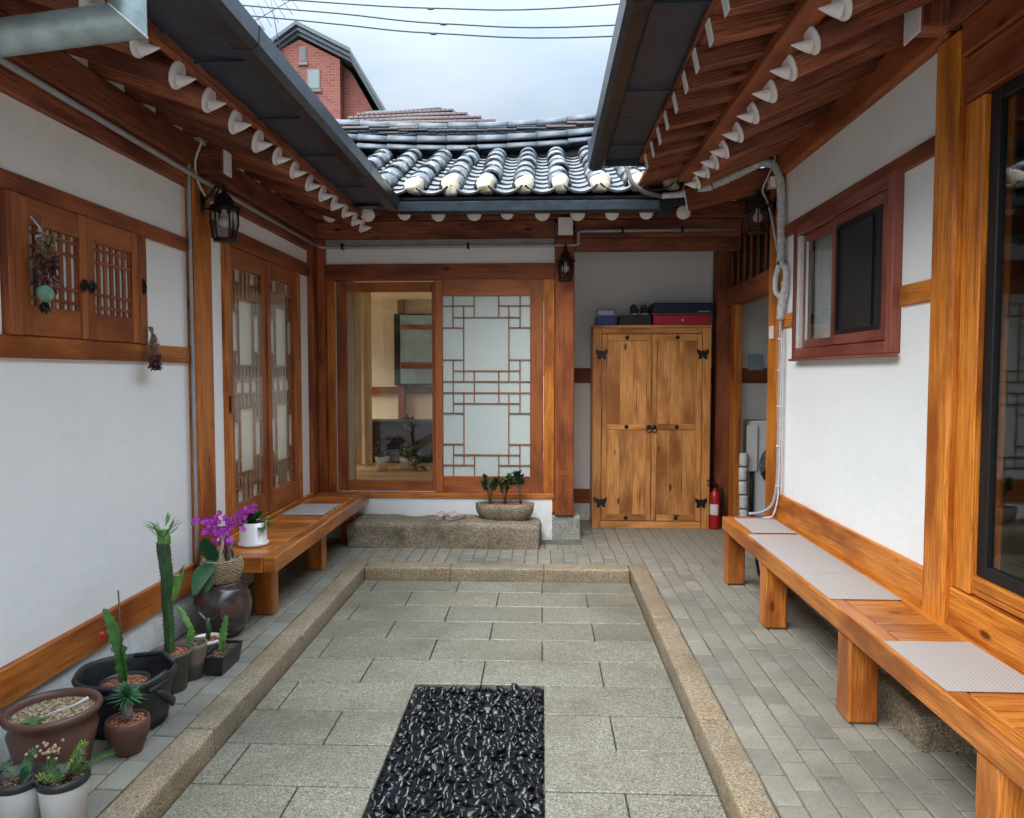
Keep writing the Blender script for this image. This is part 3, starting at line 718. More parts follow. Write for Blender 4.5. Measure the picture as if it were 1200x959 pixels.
beam(RW, 'post', 'wood', 1.765, 1.93, 3.25, 3.43, .06, 3.06, ch=.012); beam(RW, 'post', 'wood', 1.775, 1.93, 5.605, 5.85, .06, 3.06, ch=.01)
rstone(1.60, 2.0, 3.08, 3.56, -.05, .15, .03, .06, .015, 7).build('base_stone', 'stepstone', RW, fix=True)  # darker step granite puts the shade under the bench into the colour
rstone(1.72, 2.0, 5.56, 5.90, -.05, .08, .03, .06, .01, 7).build('base_stone', 'basestone', RW, fix=True)
# sliding window
wf = bx('window', 'wood_red', RW, 1.768, 1.93, 3.80, 3.865, 1.70, 2.615)
for nm, a in (('frame_jamb', (5.215, 5.275, 1.70, 2.615)), ('frame_head', (3.867, 5.213, 2.55, 2.615)), ('frame_sill', (3.867, 5.213, 1.70, 1.765))):
    MB().box(1.768, 1.93, *a).build(nm, 'wood_red', wf)
MB().box(1.752, 1.80, 3.78, 5.295, 1.682, 1.699).build('outer_sill', 'wood_red', wf)
MB().box(1.775, 1.81, 5.17, 5.213, 1.767, 2.548).build('white_track', 'plastic_white', wf)
def sash(P, x0, x1, y0, y1, z0, z1, w, mat, pane, pm):
    s_ = MB().box(x0, x1, y0, y0+w, z0, z1).build('sash', mat, P)
    return s_
for (x0, x1, ya, yb, w_, kind_) in ((1.775, 1.799, 3.87, 4.60, .062, 'screen'), (1.805, 1.835, 4.50, 5.168, .055, 'glass')):
    fr = bx('window_sash', 'wood_red', RW, x0, x1, ya, ya+w_, 1.77, 2.545)
    MB().box(x0, x1, yb-w_, yb, 1.77, 2.545).build('stile', 'wood_red', fr)
    MB().box(x0, x1, ya+w_+.001, yb-w_-.001, 1.77, 1.77+w_).build('bottom_rail', 'wood_red', fr); MB().box(x0, x1, ya+w_+.001, yb-w_-.001, 2.545-w_, 2.545).build('top_rail', 'wood_red', fr)
    if kind_ == 'screen':
        for a in ((ya+w_, ya+w_+.022, 1.832, 2.483), (yb-w_-.022, yb-w_, 1.832, 2.483), (ya+w_+.023, yb-w_-.023, 1.832, 1.854), (ya+w_+.023, yb-w_-.023, 2.461, 2.483)):
            MB().box(x0-.004, x0+.012, *a, ch=.002).build('screen_frame', 'blackmetal', fr)
        MB().box(x0+.013, x0+.0145, ya+w_, yb-w_, 1.832, 2.483, ch=0).build('insect_screen', 'mesh_dark', fr)
        MB().box(x0+.002, x0+.012, 4.05, 4.056, 1.86, 2.45, ch=0).build('screen_bar', 'blackmetal', fr)
    else:
        MB().box(x0+.012, x0+.016, ya+w_-.003, yb-w_+.003, 1.822, 2.493, ch=0).build('glass_pane', 'glass', fr)
        for a in ((ya+w_, ya+w_+.012), (yb-w_-.012, yb-w_)): MB().box(x0-.002, x0+.010, *a, 1.825, 2.49, ch=0).build('glazing_bead', 'plastic_white', fr)
cu = MB()
for i in range(40):
    y0 = 4.0+i*.03; x0 = 1.88+.012*math.sin(i*1.3); x1 = 1.88+.012*math.sin((i+1)*1.3)
    cu.quad((x0, y0, 1.75), (x1, y0+.03, 1.75), (x1, y0+.03, 2.58), (x0, y0, 2.58))
cu.build('curtain', 'curtain_grey', RW)
# large glazed door at the right edge
beam(RW, 'door_jamb', 'wood', 1.80, 1.93, 3.115, 3.247, .665, 2.74); beam(RW, 'door_jamb', 'wood', 1.80, 1.93, .55, .75, .665, 2.74)
beam(RW, 'header', 'wood_beam', 1.79, 1.95, .5, 3.247, 2.742, 2.93); beam(RW, 'header', 'wood_beam', 1.775, 1.95, -.5, 3.247, 2.935, 3.08)
beam(RW, 'wall_plate', 'wood_eave', 1.74, 2.0, -1, 3.35, 3.085, 3.27, ch=.02)
beam(RW, 'sill_board', 'wood', 1.79, 1.95, -1, 3.247, .40, .66, ch=.006); beam(RW, 'threshold', 'wood', 1.81, 1.95, .752, 3.113, .668, .745)
gd = bx('glazed_door', 'blackmetal', RW, 1.825, 1.86, 3.048, 3.112, .75, 2.738)
MB().box(1.825, 1.86, 1.9, 1.96, .75, 2.738).build('stile', 'blackmetal', gd); MB().box(1.825, 1.86, 1.963, 3.045, .75, .80).build('bottom_rail', 'blackmetal', gd); MB().box(1.825, 1.86, 1.963, 3.045, 2.69, 2.738).build('top_rail', 'blackmetal', gd)
MB().box(1.842, 1.848, 1.95, 3.052, .79, 2.70, ch=0).build('glass_pane', 'glass_door', gd)
bx('glass_pane', 'glass_door', RW, 1.865, 1.871, .752, 1.94, .747, 2.74, ch=0)
cu = MB(); pts = [(2.02+.025*math.sin(i*1.1), 2.15+i*.028) for i in range(24)]
for (xa, ya), (xb, yb) in zip(pts, pts[1:]): cu.quad((xa, ya, .75), (xb, yb, .75), (xb, yb, 2.7), (xa, ya, 2.7))
cu.build('curtain', 'curtain_grey', RW)
bx('inner_jamb', 'wood_beam', RW, 1.97, 2.02, 2.90, 2.96, .7, 2.74)
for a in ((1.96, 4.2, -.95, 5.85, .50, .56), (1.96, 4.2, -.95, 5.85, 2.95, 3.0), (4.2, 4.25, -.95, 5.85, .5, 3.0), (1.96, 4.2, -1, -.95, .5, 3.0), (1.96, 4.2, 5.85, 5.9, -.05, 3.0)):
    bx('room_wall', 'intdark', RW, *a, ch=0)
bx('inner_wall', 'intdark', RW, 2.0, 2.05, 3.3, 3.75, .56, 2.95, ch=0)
wp(RW, 'white', 1.815, 1.96, -1, .55, .662, 2.74)
# rafters and flying rafters
RY = [.80+.30*i for i in range(7)]+[2.887, 3.19, 3.475, 3.76, 4.05, 4.36, 4.68, 4.95, 5.20, 5.49]
eaves(RW, 'R', RY, 1.13, 3.0, .44, 1.15)
def zr(x, o=.07): return 3.0+.44*(x-1.13)+o
for y0, y1 in ((-1, 1.6), (1.6, 3.3), (3.3, 5.0), (5.0, 6.3)):
    slope_sheet(RW, 'ceiling_board', 'wood_eave', [(1.12, y0, zr(1.12)), (1.12, y1-.004, zr(1.12)), (1.60, y1-.004, zr(1.60)), (1.60, y0, zr(1.60))])
slope_sheet(RW, 'eave_plaster', 'endpaint', [(1.604, -1, zr(1.604)), (1.604, 6.3, zr(1.604)), (2.3, 6.3, zr(2.3)), (2.3, -1, zr(2.3))])
for a, b in zip(RY, RY[1:]): bx('rafter_infill', 'endpaint', RW, 1.80, 1.90, a+.06, b-.06, 3.25, 3.40, ch=.003)
bx('eave_board', 'wood_beam', RW, 1.02, 1.14, -1, 5.62, 3.035, 3.09)
fm = MB(); fm.box(0, .62, -.035, .035, -.05, .05, ch=.004); fm = fm.mesh('flying_rafter', 'wood_eave')
fe = MB(); fe.box(-.006, -.0005, -.0345, .0345, -.0495, .0495, ch=.002); fe = fe.mesh('painted_end', 'endpaint')
FY = [.75+.30*i for i in range(7)]+[2.70, 2.985, 3.25, 3.535, 3.79, 4.07, 4.35, 4.62, 4.89, 5.17]
for q in FY:
    o = inst('flying_rafter', fm, RW, (.72, q, 3.062), (0, -math.atan(.22), rnd.uniform(-.015, .015)))
    c = bpy.data.objects.new('painted_end', fe); COL.objects.link(c); c.parent = o
def zf(x, o=.055): return 3.062+.22*(x-.72)+o
for y0, y1 in ((-1, 1.3), (1.3, 2.9), (2.9, 4.3), (4.3, 5.40)):
    slope_sheet(RW, 'ceiling_board', 'wood_eave', [(.71, y0, zf(.71)), (.71, y1-.003, zf(.71)), (1.3, y1-.003, zf(1.3)), (1.3, y0, zf(1.3))])
slope_sheet(RW, 'end_board', 'wood_eave', [(.76, 5.40, 3.04), (.76, 5.43, 3.04), (1.3, 5.43, 3.17), (1.3, 5.40, 3.17)], .12)
bx('eave_board', 'wood_eave', RW, .695, .775, -1, 5.38, 3.119, 3.16)
for i, (y0, y1) in enumerate(((-1, 1.2), (1.2, 2.6), (2.6, 3.6), (3.6, 4.5), (4.5, 5.36))):
    slope_sheet(RW, 'soffit_sheet', 'metal_dark', [(.70, y0, 3.145), (.70, y1+.012, 3.145), (.42, y1+.012, 3.128+.003*(i % 2)), (.42, y0, 3.128+.003*(i % 2))], .004)
gutter(RW, [(.45, 3.19), (.45, 3.10), (.43, 3.075), (.365, 3.065), (.335, 3.085), (.325, 3.165), (.34, 3.175), (.348, 3.165)], 1, -1, 5.42, seams=(1.2, 3.0, 4.6))
bx('fascia_sheet', 'metal_dark', RW, .33, 1.30, 5.415, 5.425, 3.10, 3.30, ch=0)
slope_sheet(RW, 'roof_slab', 'metal_dark', [(.36, -1, 3.20), (.36, 5.42, 3.20), (4.4, 5.42, 4.95), (4.4, -1, 4.95)], .04)
slope_sheet(RW, 'roof_slab', 'metal_dark', [(1.30, 5.43, 3.40), (1.30, 6.6, 3.40), (4.4, 8.4, 4.95), (4.4, 5.43, 4.95)], .04)
rows = MB()
for i in range(21): rows.tube([(.47, -.85+.31*i, 3.25), (4.4, -.85+.31*i, 5.01)], .085, 10)
rows.build('roof_tile_rows', 'tile', RW, kind='stuff')
tb = bx('beam_end', 'wood_eave', RW, 1.62, 1.78, 3.28, 3.41, 3.09, 3.30, ch=.01)
MB().box(1.612, 1.6195, 3.275, 3.415, 3.06, 3.31, ch=.003).build('painted_end', 'endpaint', tb)

# ================================================================== BACK WING
BWG = thing('hanok_house', 'back wing of the hanok facing us, with paper lattice door and tiled roof', 'house', (0, 7.2, 0))
FYc = 7.0
def fb(name, mat, x0, x1, z0, z1, y0=FYc, y1=7.14, ch=.005): return bx(name, mat, BWG, x0, x1, y0, y1, z0, z1, ch=ch)
fb('corner_post', 'wood_pillar', -2.155, -2.08, .10, 2.87, 6.95, 7.10); fb('door_jamb', 'wood_mid', -2.077, -1.998, .385, 2.49)
fb('lintel', 'wood_beam', -2.077, .12, 2.492, 2.638, 6.985)
fb('wall_panel', 'white_old', -2.2, .12, 2.636, 2.815, 7.02, 7.12, .002)
fb('moulding', 'conduit', -2.077, .12, 2.815, 2.872, 6.99, 7.12)
fb('tie_beam', 'wood_eave', -2.15, .12, 2.874, 3.04, 6.975, 7.14); fb('wall_plate', 'wood_eave', -2.3, 1.9, 3.045, 3.20, 6.955, 7.16, .02)
fb('sill_beam', 'wood_mid', -1.998, .12, .388, .44, 6.97)
fb('wall_panel', 'white', -2.2, .10, -.05, .386, 6.985, 7.12, .002)
fb('jamb_board', 'wood', .018, .118, .262, 2.49, 6.99, 7.13)
post = fb('pillar', 'wood_pillar', .122, .305, .225, 2.87, 6.965, 7.15, .012)
MB().box(.18, .235, 6.958, 6.9635, .62, .66, ch=.001).build('patch', 'wood', post)
be = bx('beam_end', 'wood_eave', BWG, .14, .285, 6.80, 6.953, 2.86, 3.03, ch=.01); MB().box(.145, .28, 6.793, 6.7995, 2.865, 3.025, ch=.003).build('painted_end', 'endpaint', be)
rstone(.02, .375, 7.0, 7.32, -.05, .222, .02, .05, .010, 8).build('base_stone', 'basestone', BWG, fix=True)
# sliding doors
gd = fb('glazed_door', 'wood_door', -1.994, -1.895, .445, 2.475, 7.05, 7.09)
for nm, a in (('stile', (-1.065, -.99, .445, 2.475)), ('bottom_rail', (-1.893, -1.067, .445, .545)), ('top_rail', (-1.893, -1.067, 2.38, 2.475))):
    MB().box(a[0], a[1], 7.05, 7.09, a[2], a[3]).build(nm, 'wood_door', gd)
MB().box(-1.90, -1.06, 7.066, 7.072, .54, 2.385, ch=0).build('glass_pane', 'glass_door', gd)
MB().box(-1.996, -.99, 7.035, 7.045, .441, .447, ch=0).build('metal_track', 'plastic_white', gd)
MB().box(-2.001, -1.994, 7.03, 7.045, .45, 2.47, ch=0).build('white_seal', 'plastic_white', gd)
pdr = fb('paper_door', 'wood_door', -1.03, -.952, .442, 2.488, 7.0, 7.03)
for nm, a in (('stile', (-.114, .014, .442, 2.488)), ('bottom_rail', (-.950, -.116, .442, .60)), ('top_rail', (-.950, -.116, 2.335, 2.488))):
    MB().box(a[0], a[1], 7.0, 7.03, a[2], a[3]).build(nm, 'wood_door', pdr)
MB().box(-.955, -.111, 7.022, 7.026, .595, 2.34, ch=0).build('paper', 'paper', pdr)
lattice(pdr, 'lattice_bar', -.951, .601, -.115, 2.334, lambda u0, u1, v0, v1, e: (u0, u1, 7.009-e, 7.0215, v0, v1), w=.0115)
# the room behind, with unseen wall openings added to let in sky light
for nm, a, mt in (('floor', (-3.6, .1, 7.15, 10.3, .38, .44), 'intfloor'), ('ceiling', (-3.6, .1, 7.15, 10.3, 2.62, 2.68), 'interior'), ('room_wall', (-3.65, -3.6, 7.15, 8.2, .4, 2.65), 'interior'), ('room_wall', (-3.65, -3.6, 8.2, 10.3, .4, .9), 'interior'), ('room_wall', (-3.65, -3.6, 8.2, 10.3, 2.5, 2.65), 'interior'),
                  ('room_wall', (.1, .15, 7.16, 10.3, .0, 3.2), 'interior'), ('room_wall', (-3.65, -1.30, 10.3, 10.4, .38, 2.65), 'interior'), ('room_wall', (-1.30, .1, 10.3, 10.4, .38, .45), 'interior'),
                  ('room_wall', (-1.30, .1, 10.3, 10.4, 2.58, 2.65), 'interior'), ('room_wall', (-3.65, -2.34, 7.12, 7.16, .38, 2.65), 'interior')):
    bx(nm, mt, BWG, *a, ch=0)
bx('inner_post', 'wood_beam', BWG, -2.02, -1.93, 10.18, 10.29, .44, 2.62)
bx('inner_rail', 'wood_beam', BWG, -3.6, -1.30, 10.22, 10.295, 1.30, 1.40)
for (x0, x1, y_, mt) in ((-2.2, -1.78, 7.22, 'curtain'), (-2.75, -2.12, 9.0, 'curtain')):
    cu = MB(); n_ = 30
    for i in range(n_):
        a = x0+(x1-x0)*i/n_; b = x0+(x1-x0)*(i+1)/n_
        if y_ < 8 and b > -1.86: break
        cu.quad((a, y_+.03*math.sin(i*.9), .46), (b, y_+.03*math.sin(i*.9+.9), .46), (b, y_+.03*math.sin(i*.9+.9), 2.6), (a, y_+.03*math.sin(i*.9), 2.6), smooth=True)
    cu.build('curtain', mt, BWG)
# recess beside the doors
for a, mt in (((.305, 3.3, 7.95, 8.05, -.05, .19), 'white'), ((.305, 3.3, 7.95, 8.05, .33, 1.495), 'white'), ((.305, 3.3, 7.95, 8.05, 1.645, 3.4), 'white_old')): bx('wall_panel', mt, BWG, *a, ch=.002)
bx('rail_beam', 'wood_beam', BWG, .31, 3.3, 7.93, 8.04, 1.49, 1.65); bx('rail_beam', 'wood_beam', BWG, .31, 3.3, 7.93, 8.04, .185, .335)
bx('wall_panel', 'white_old', BWG, .155, .29, 7.16, 7.95, .22, 3.2, ch=.002)
bx('tie_beam', 'wood_eave', BWG, .307, 1.86, 6.985, 7.13, 2.76, 2.865); bx('tie_beam', 'wood_eave', BWG, .307, 1.86, 6.985, 7.13, 2.87, 3.04)
bx('post', 'wood_beam', BWG, 1.79, 1.95, 7.62, 7.80, 0, 3.0); bx('post', 'wood_mid', BWG, 1.885, 1.955, 7.24, 7.42, 0, 2.27)
bx('side_beam', 'wood_beam', BWG, 1.885, 2.0, 5.86, 7.615, 2.272, 2.46)
tr = bx('transom', 'blackmetal', BWG, 1.93, 1.95, 5.86, 7.615, 2.463, 2.90, ch=0)
for i in range(8): MB().box(1.905, 1.925, 5.95+i*.22, 5.975+i*.22, 2.463, 2.90, ch=.002).build('transom_bar', 'wood_beam', tr)
bx('side_beam', 'wood_eave', BWG, 1.87, 2.02, 5.86, 7.615, 2.903, 3.06)
bx('room_wall', 'white', BWG, 3.25, 3.30, 5.9, 7.95, -.05, 3.3, ch=0)
bx('plinth', 'basestone', BWG, 1.96, 3.2, 6.9, 7.92, -.05, .12)
bx('ceiling', 'wood_eave', BWG, .3, 3.3, 7.17, 7.95, 3.0, 3.03, ch=0); bx('ceiling', 'wood_eave', BWG, 2.03, 3.3, 5.9, 7.17, 3.0, 3.03, ch=0)
cd_ = MB().box(2.20, 2.36, 7.915, 7.93, 1.63, 1.80, ch=.002).build('wall_card', 'reflection_and_card', BWG)
# rafters
BX = [-2.21, -1.89, -1.55, -1.22, -.92, -.60, -.31, 0.0, .31, .61, .91, 1.23]
eaves(BWG, 'B', BX, 6.50, 3.0, .42, 1.0, r=.060)
slope_sheet(BWG, 'ceiling_board', 'wood_eave', [(-2.6, 6.49, 3.062), (1.4, 6.49, 3.062), (1.4, 7.2, 3.36), (-2.6, 7.2, 3.36)])
bx('eave_board', 'wood_eave', BWG, -2.2, 1.4, 6.42, 6.52, 3.062, 3.10)
slope_sheet(BWG, 'soffit_sheet', 'metal_dark', [(-1.6, 6.44, 3.075), (1.25, 6.44, 3.075), (1.25, 6.22, 3.01), (-1.6, 6.22, 3.01)], .004)
bx('fascia_sheet', 'metal_dark', BWG, -1.30, 1.2, 6.205, 6.213, 2.99, 3.075, ch=0)
gutter(BWG, [(6.20, 3.035), (6.20, 2.95), (6.18, 2.932), (6.12, 2.925), (6.09, 2.94), (6.08, 3.005), (6.09, 3.012), (6.10, 3.0)], 0, -1.20, .97, seams=(-.5, .35))
bx('gutter_outlet', 'blackmetal', BWG, .95, 1.05, 6.05, 6.21, 2.90, 3.02)
# tiled roof: rows of arched tiles over dished tiles
TA = math.atan(.44); RO = Vector((0, 6.16, 3.055)); RS = Vector((0, math.cos(TA), math.sin(TA))); RN = Vector((0, -math.sin(TA), math.cos(TA)))
slope_sheet(BWG, 'roof_slab', 'metal_dark', [(-3.2, 6.18, 3.05), (1.9, 6.18, 3.05), (1.9, 8.25, 3.96), (-3.2, 8.25, 3.96)], .02)
slope_sheet(BWG, 'roof_slab', 'metal_dark', [(-3.8, 8.25, 3.98), (3.6, 8.25, 3.98), (3.6, 10.5, 3.25), (-3.8, 10.5, 3.25)], .02)
slope_sheet(BWG, 'roof_slab', 'metal_dark', [(1.9, 6.6, 3.25), (3.6, 6.6, 3.25), (3.6, 8.25, 3.96), (1.9, 8.25, 3.96)], .02)
def arc_tile(name, mat, r0, r1, L_, a0, th, up, n=10):
    m = MB(); S = []
    for (y_, r) in ((0, r0), (L_, r1)):
        for rr in (r, r-th):
            ring = []
            for j in range(n+1):
                a = -a0+2*a0*j/n; ring.append(len(m.v))
                m.v.append((math.sin(a)*rr, y_, up*(math.cos(a)*rr - (r0*math.cos(a0) if up < 0 else 0)) if up > 0 else -math.cos(a)*rr+r0))
            S.append(ring)
    o0, i0, o1, i1 = S
    for j in range(n):
        m.face([o0[j], o0[j+1], o1[j+1], o1[j]], None, True); m.face([i0[j], i0[j+1], i1[j+1], i1[j]], None, True)
        m.face([o0[j], o0[j+1], i0[j+1], i0[j]]); m.face([o1[j], o1[j+1], i1[j+1], i1[j]])
    m.face([o0[0], o1[0], i1[0], i0[0]]); m.face([o0[n], o1[n], i1[n], i0[n]])
    me = m.mesh(name, mat)
    import bmesh
    bm = bmesh.new(); bm.from_mesh(me); bmesh.ops.remove_doubles(bm, verts=bm.verts, dist=1e-6); bmesh.ops.recalc_face_normals(bm, faces=bm.faces); bm.to_mesh(me); bm.free()
    return me
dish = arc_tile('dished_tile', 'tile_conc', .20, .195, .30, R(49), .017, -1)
arch = arc_tile('arched_tile', 'tile', .100, .090, .40, R(88), .018, 1)
ridge_t = arc_tile('ridge_tile', 'tile_ridge', .066, .062, .345, R(95), .016, 1)
CX = [-2.93+.3085*i for i in range(15)]     # arched rows
def rp(x, s_, n_): return RO+RS*s_+RN*n_+Vector((x, 0, 0))
def sag(x): return .035*((x+.8)/2.5)**2
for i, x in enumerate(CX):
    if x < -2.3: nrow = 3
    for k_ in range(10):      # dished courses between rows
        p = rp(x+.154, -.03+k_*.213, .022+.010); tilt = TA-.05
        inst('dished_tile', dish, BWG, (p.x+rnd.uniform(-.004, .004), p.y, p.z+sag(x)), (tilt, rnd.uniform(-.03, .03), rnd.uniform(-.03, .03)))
    jx = rnd.uniform(-.012, .012)
    for k_ in range(6):
        p = rp(x+jx+rnd.uniform(-.010, .010), .06+k_*.345+rnd.uniform(-.02, .02), .070+rnd.uniform(-.006, .006))
        inst('arched_tile', arch, BWG, (p.x, p.y, p.z+sag(x)), (TA-.035, rnd.uniform(-.05, .05), rnd.uniform(-.03, .03)))
    p = rp(x+jx, .045, .085); m = MB(); m.ball((0, 0, 0), .092, 18, 12, (1, .8, .92)); m.xform(Matrix.Rotation(i*1.7, 4, 'Z')); m.warp(.030, 9+i % 3); m.warp(.012, 40); m.xform(Matrix.Translation((0, 0, 0)))
    for v_i in range(len(m.v)):
        v = m.v[v_i]; m.v[v_i] = (v[0], v[1], max(v[2], -.06))
    if i in (4, 7): m.xform(Matrix.Scale(1.25, 4, (0, 0, 1)))
    m.xform(Matrix.Translation((p.x, p.y, p.z+sag(x)))); m.build('lime_plug', 'limeplug', BWG)
# ridge: two round courses, thin flat courses, round cap
def zrd(x): return 3.955+.040*(x+.8)**2*.8
for (yo, dz, rr, mt) in ((7.98, .035, 1.0, 0), (8.02, .125, 1.25, 0), (8.12, .31, 1.1, 0)):
    x = -3.3
    while x < 1.9:
        z = zrd(x+.17)+dz; sl = math.atan(.064*(x+.17+.8))
        inst('ridge_tile', ridge_t, BWG, (x, yo, z+rnd.uniform(-.003, .003)), (sl+rnd.uniform(-.006, .006), rnd.uniform(-.05, .05), -math.pi/2+rnd.uniform(-.006, .006)), (rr, 1, rr))
        bpy.context.view_layer.update() if False else None
        x += .325
for j in range(4):
    x = -3.3-.1*j
    while x < 1.9:
        z0 = zrd(x+.17)+.205+j*.027; m = MB(); m.box(x, x+.318, 8.03+.012*(j % 2), 8.21, z0, z0+.021, ch=.004)
        m.build('ridge_slate', 'tile_conc' if rnd.random() > .12 else 'browntile', BWG); x += .322
for j in range(20):
    x = -3.3+j*.27; m = MB(); m.box(x, x+.268, 8.06, 8.19, zrd(x+.13)-.12, zrd(x+.13)+.21, ch=.002); m.build('ridge_core', 'tile_conc', BWG)
# plastered gap below the ridge
p = MB(); p.ball((-.74, 7.93, 4.00), .05, 10, 6, (1.3, 1, .7)); p.build('ridge_knob', 'blackmetal', BWG)

slope_sheet(BWG, 'ceiling_board', 'wood_eave', [(.78, 5.44, 3.115), (.78, 6.43, 3.115), (1.95, 6.43, 3.42), (1.95, 5.44, 3.42)])
slope_sheet(BWG, 'ceiling_board', 'wood_eave', [(1.40, 6.44, 3.30), (1.40, 7.2, 3.40), (3.4, 7.2, 3.40), (3.4, 5.9, 3.30)])
m = MB(); m.box(0, .95, -.06, .06, -.08, .08, ch=.008); m.xform(Matrix.Translation((1.16, 6.02, 2.99)) @ Matrix.Rotation(R(-12), 4, 'Z') @ Matrix.Rotation(R(-11), 4, 'Y'))
hb = m.build('corner_beam', 'wood_beam', BWG)
m = MB(); m.box(-.008, 0, -.06, .06, -.08, .08, ch=.002); m.xform(Matrix.Translation((1.159, 6.02, 2.99)) @ Matrix.Rotation(R(-12), 4, 'Z') @ Matrix.Rotation(R(-11), 4, 'Y')); m.build('painted_end', 'endpaint', hb)

m = MB(); m.box(1.55, 2.02, 5.62, 6.0, 3.30, 3.42, ch=0); m.build('corner_board', 'wood_eave', BWG)
m = MB(); m.box(1.97, 2.02, 5.86, 7.6, 3.06, 3.42, ch=0); m.build('corner_board', 'wood_eave', BWG)

for y_ in (.2, 2.1, 2.7, 3.35, 4.1, 4.8, 5.6): MB().box(-1.595, -1.315, y_, y_+.012, 3.012, 3.0245, ch=.003).build('sheet_seam', 'metal_dark', LW)
for y_ in (.3, 1.9, 3.1, 4.05, 5.0): MB().box(.46, .69, y_, y_+.012, 3.112, 3.1295, ch=.003).build('sheet_seam', 'metal_dark', RW)
# ================================================================== BENCHES
def bench(label, x0, x1, y0, y1, zt, legs, side, lx0, lx1):
    t = thing('wooden_bench', label, 'bench', ((x0+x1)/2, (y0+y1)/2, 0), 'long pine benches along the walls')
    th = .105; rw = .085
    if side == 'R': f0, f1, b0, b1 = x0, x0+rw, x1-.05, x1
    else: f0, f1, b0, b1 = x1-rw, x1, x0, x0+.05
    MB().box(f0, f1, y0, y1, zt-th, zt, ch=.008).build('front_rail', 'wood_bench', t); MB().box(b0, b1, y0, y1, zt-th, zt-.002, ch=.006).build('back_rail', 'wood_bench', t)
    i0, i1 = min(f1, b1)+.002, max(f0, b0)-.002
    for ye in (y0, y1-.085): MB().box(i0, i1, ye, ye+.083, zt-th, zt-.001, ch=.006).build('end_rail', 'wood_bench', t)
    y = y0+.087
    while y < y1-.088:
        w_ = min(rnd.uniform(.10, .135), y1-.088-y)
        if w_ < .02: break
        MB().box(i0, i1, y, y+w_-.003, zt-.035, zt-.003+rnd.uniform(-.0012, .0008), ch=.004).build('plank', 'wood_bench', t); y += w_
    for (a, b) in legs:
        MB().box(lx0, lx1, a, b, .004, zt-th-.001, ch=.009).build('leg', 'wood_bench', t)
    return t
bench('long pine bench with pale woven mats along the right wall', 1.385, 1.782, 1.35, 5.63, .50, [(2.15, 2.28), (3.31, 3.44), (4.55, 4.68), (5.62-.14, 5.62)] if False else [(2.22, 2.35), (3.31, 3.45), (4.55, 4.68), (5.50, 5.615)], 'R', 1.395, 1.53)
bench('short glossy pine bench below the lattice doors on the left', -2.15, -1.66, 4.45, 6.93, .45, [(4.67, 4.79), (5.77, 5.89), (6.75, 6.87)], 'L', -1.895, -1.77)
def mat_(label, *a):
    o = MB().box(*a, ch=.001).build('woven_mat', 'mat'); tag(o, label, 'mat', 'beige woven mats on the benches')
mat_('small beige woven mat at the far end of the right bench', 1.45, 1.745, 5.03, 5.53, .5005, .5045)
mat_('long beige woven mat, second from the far end of the right bench', 1.40, 1.745, 4.02, 4.975, .5005, .5045)
mat_('beige woven mat joining the long one, middle of the right bench', 1.40, 1.745, 3.56, 4.014, .5005, .5045)
mat_('beige woven mat lying nearest the camera on the right bench', 1.40, 1.745, 2.53, 3.00, .5005, .5045)
mat_('single beige woven mat on the left bench below the doors', -2.11, -1.76, 5.78, 6.28, .4505, .4545)
cb = MB().tube([(1.62, 5.42, .39), (1.565, 5.36, .28), (1.575, 5.30, .14), (1.66, 5.25, .02), (1.74, 5.24, .012)], .012, 8).build('cable', 'blackmetal'); tag(cb, 'short black cable hanging down under the far end of the right bench', 'cable')

# stone step, slippers, planter
st = rstone(-1.79, -.012, 6.55, 6.965, -.04, .23, rad=.04, seg=.05, amp=.026, nsc=4.0, mx=38).build('stepping_stone', 'stepstone', fix=True)
tag(st, 'long rough granite step in front of the glazed sliding door', 'stone step')
def slipper(label, x, y, rz):
    t = thing('slipper', label, 'slipper', (x, y, .238), 'pair of beige slippers', rz)
    def out_(s_, z0, z1, name, mat):
        m = MB(); n = 20; P = []
        for i in range(n):
            a = 2*math.pi*i/n; yy = math.sin(a)*.118; wv = .036+.009*math.sin(a)
            P.append((math.cos(a)*wv*s_, yy*s_))
        A = []; B = []
        for q in P:
            A.append(len(m.v)); m.v.append((q[0], q[1], z0)); B.append(len(m.v)); m.v.append((q[0], q[1], z1))
        m.face(A[::-1]); m.face(B)
        for i in range(n): m.face([A[i], A[(i+1) % n], B[(i+1) % n], B[i]])
        me = m.mesh(name, mat); o = bpy.data.objects.new(name, me); COL.objects.link(o); o.parent = t; return o
    out_(1.08, 0, .020, 'sole', 'shoe_sole'); out_(1.04, .0205, .028, 'footbed', 'shoe_fab')
    m = MB(); n = 14
    for k_ in range(7):
        yy = -.02-.10*(k_/6) if False else .012+.085*k_/6*1.0
        rr = (.045-.012*(k_/6)**2)
        for j in range(n+1):
            a = math.pi*j/n; m.v.append((-math.cos(a)*rr, yy, .024+math.sin(a)*(.046-.030*(k_/6)**1.6)))
    for k_ in range(6):
        for j in range(n):
            a = k_*(n+1)+j; m.face([a, a+1, a+n+2, a+n+1], [(0, 0)]*4, True)
    me = m.mesh('strap', 'shoe_fab'); o = bpy.data.objects.new('strap', me); COL.objects.link(o); o.parent = t
    md = o.modifiers.new('t', 'SOLIDIFY'); md.thickness = .005
slipper('left one of the two beige slippers on the stone step', -.935, 6.76, R(160)); slipper('right one of the two beige slippers on the stone step', -.80, 6.755, R(138))

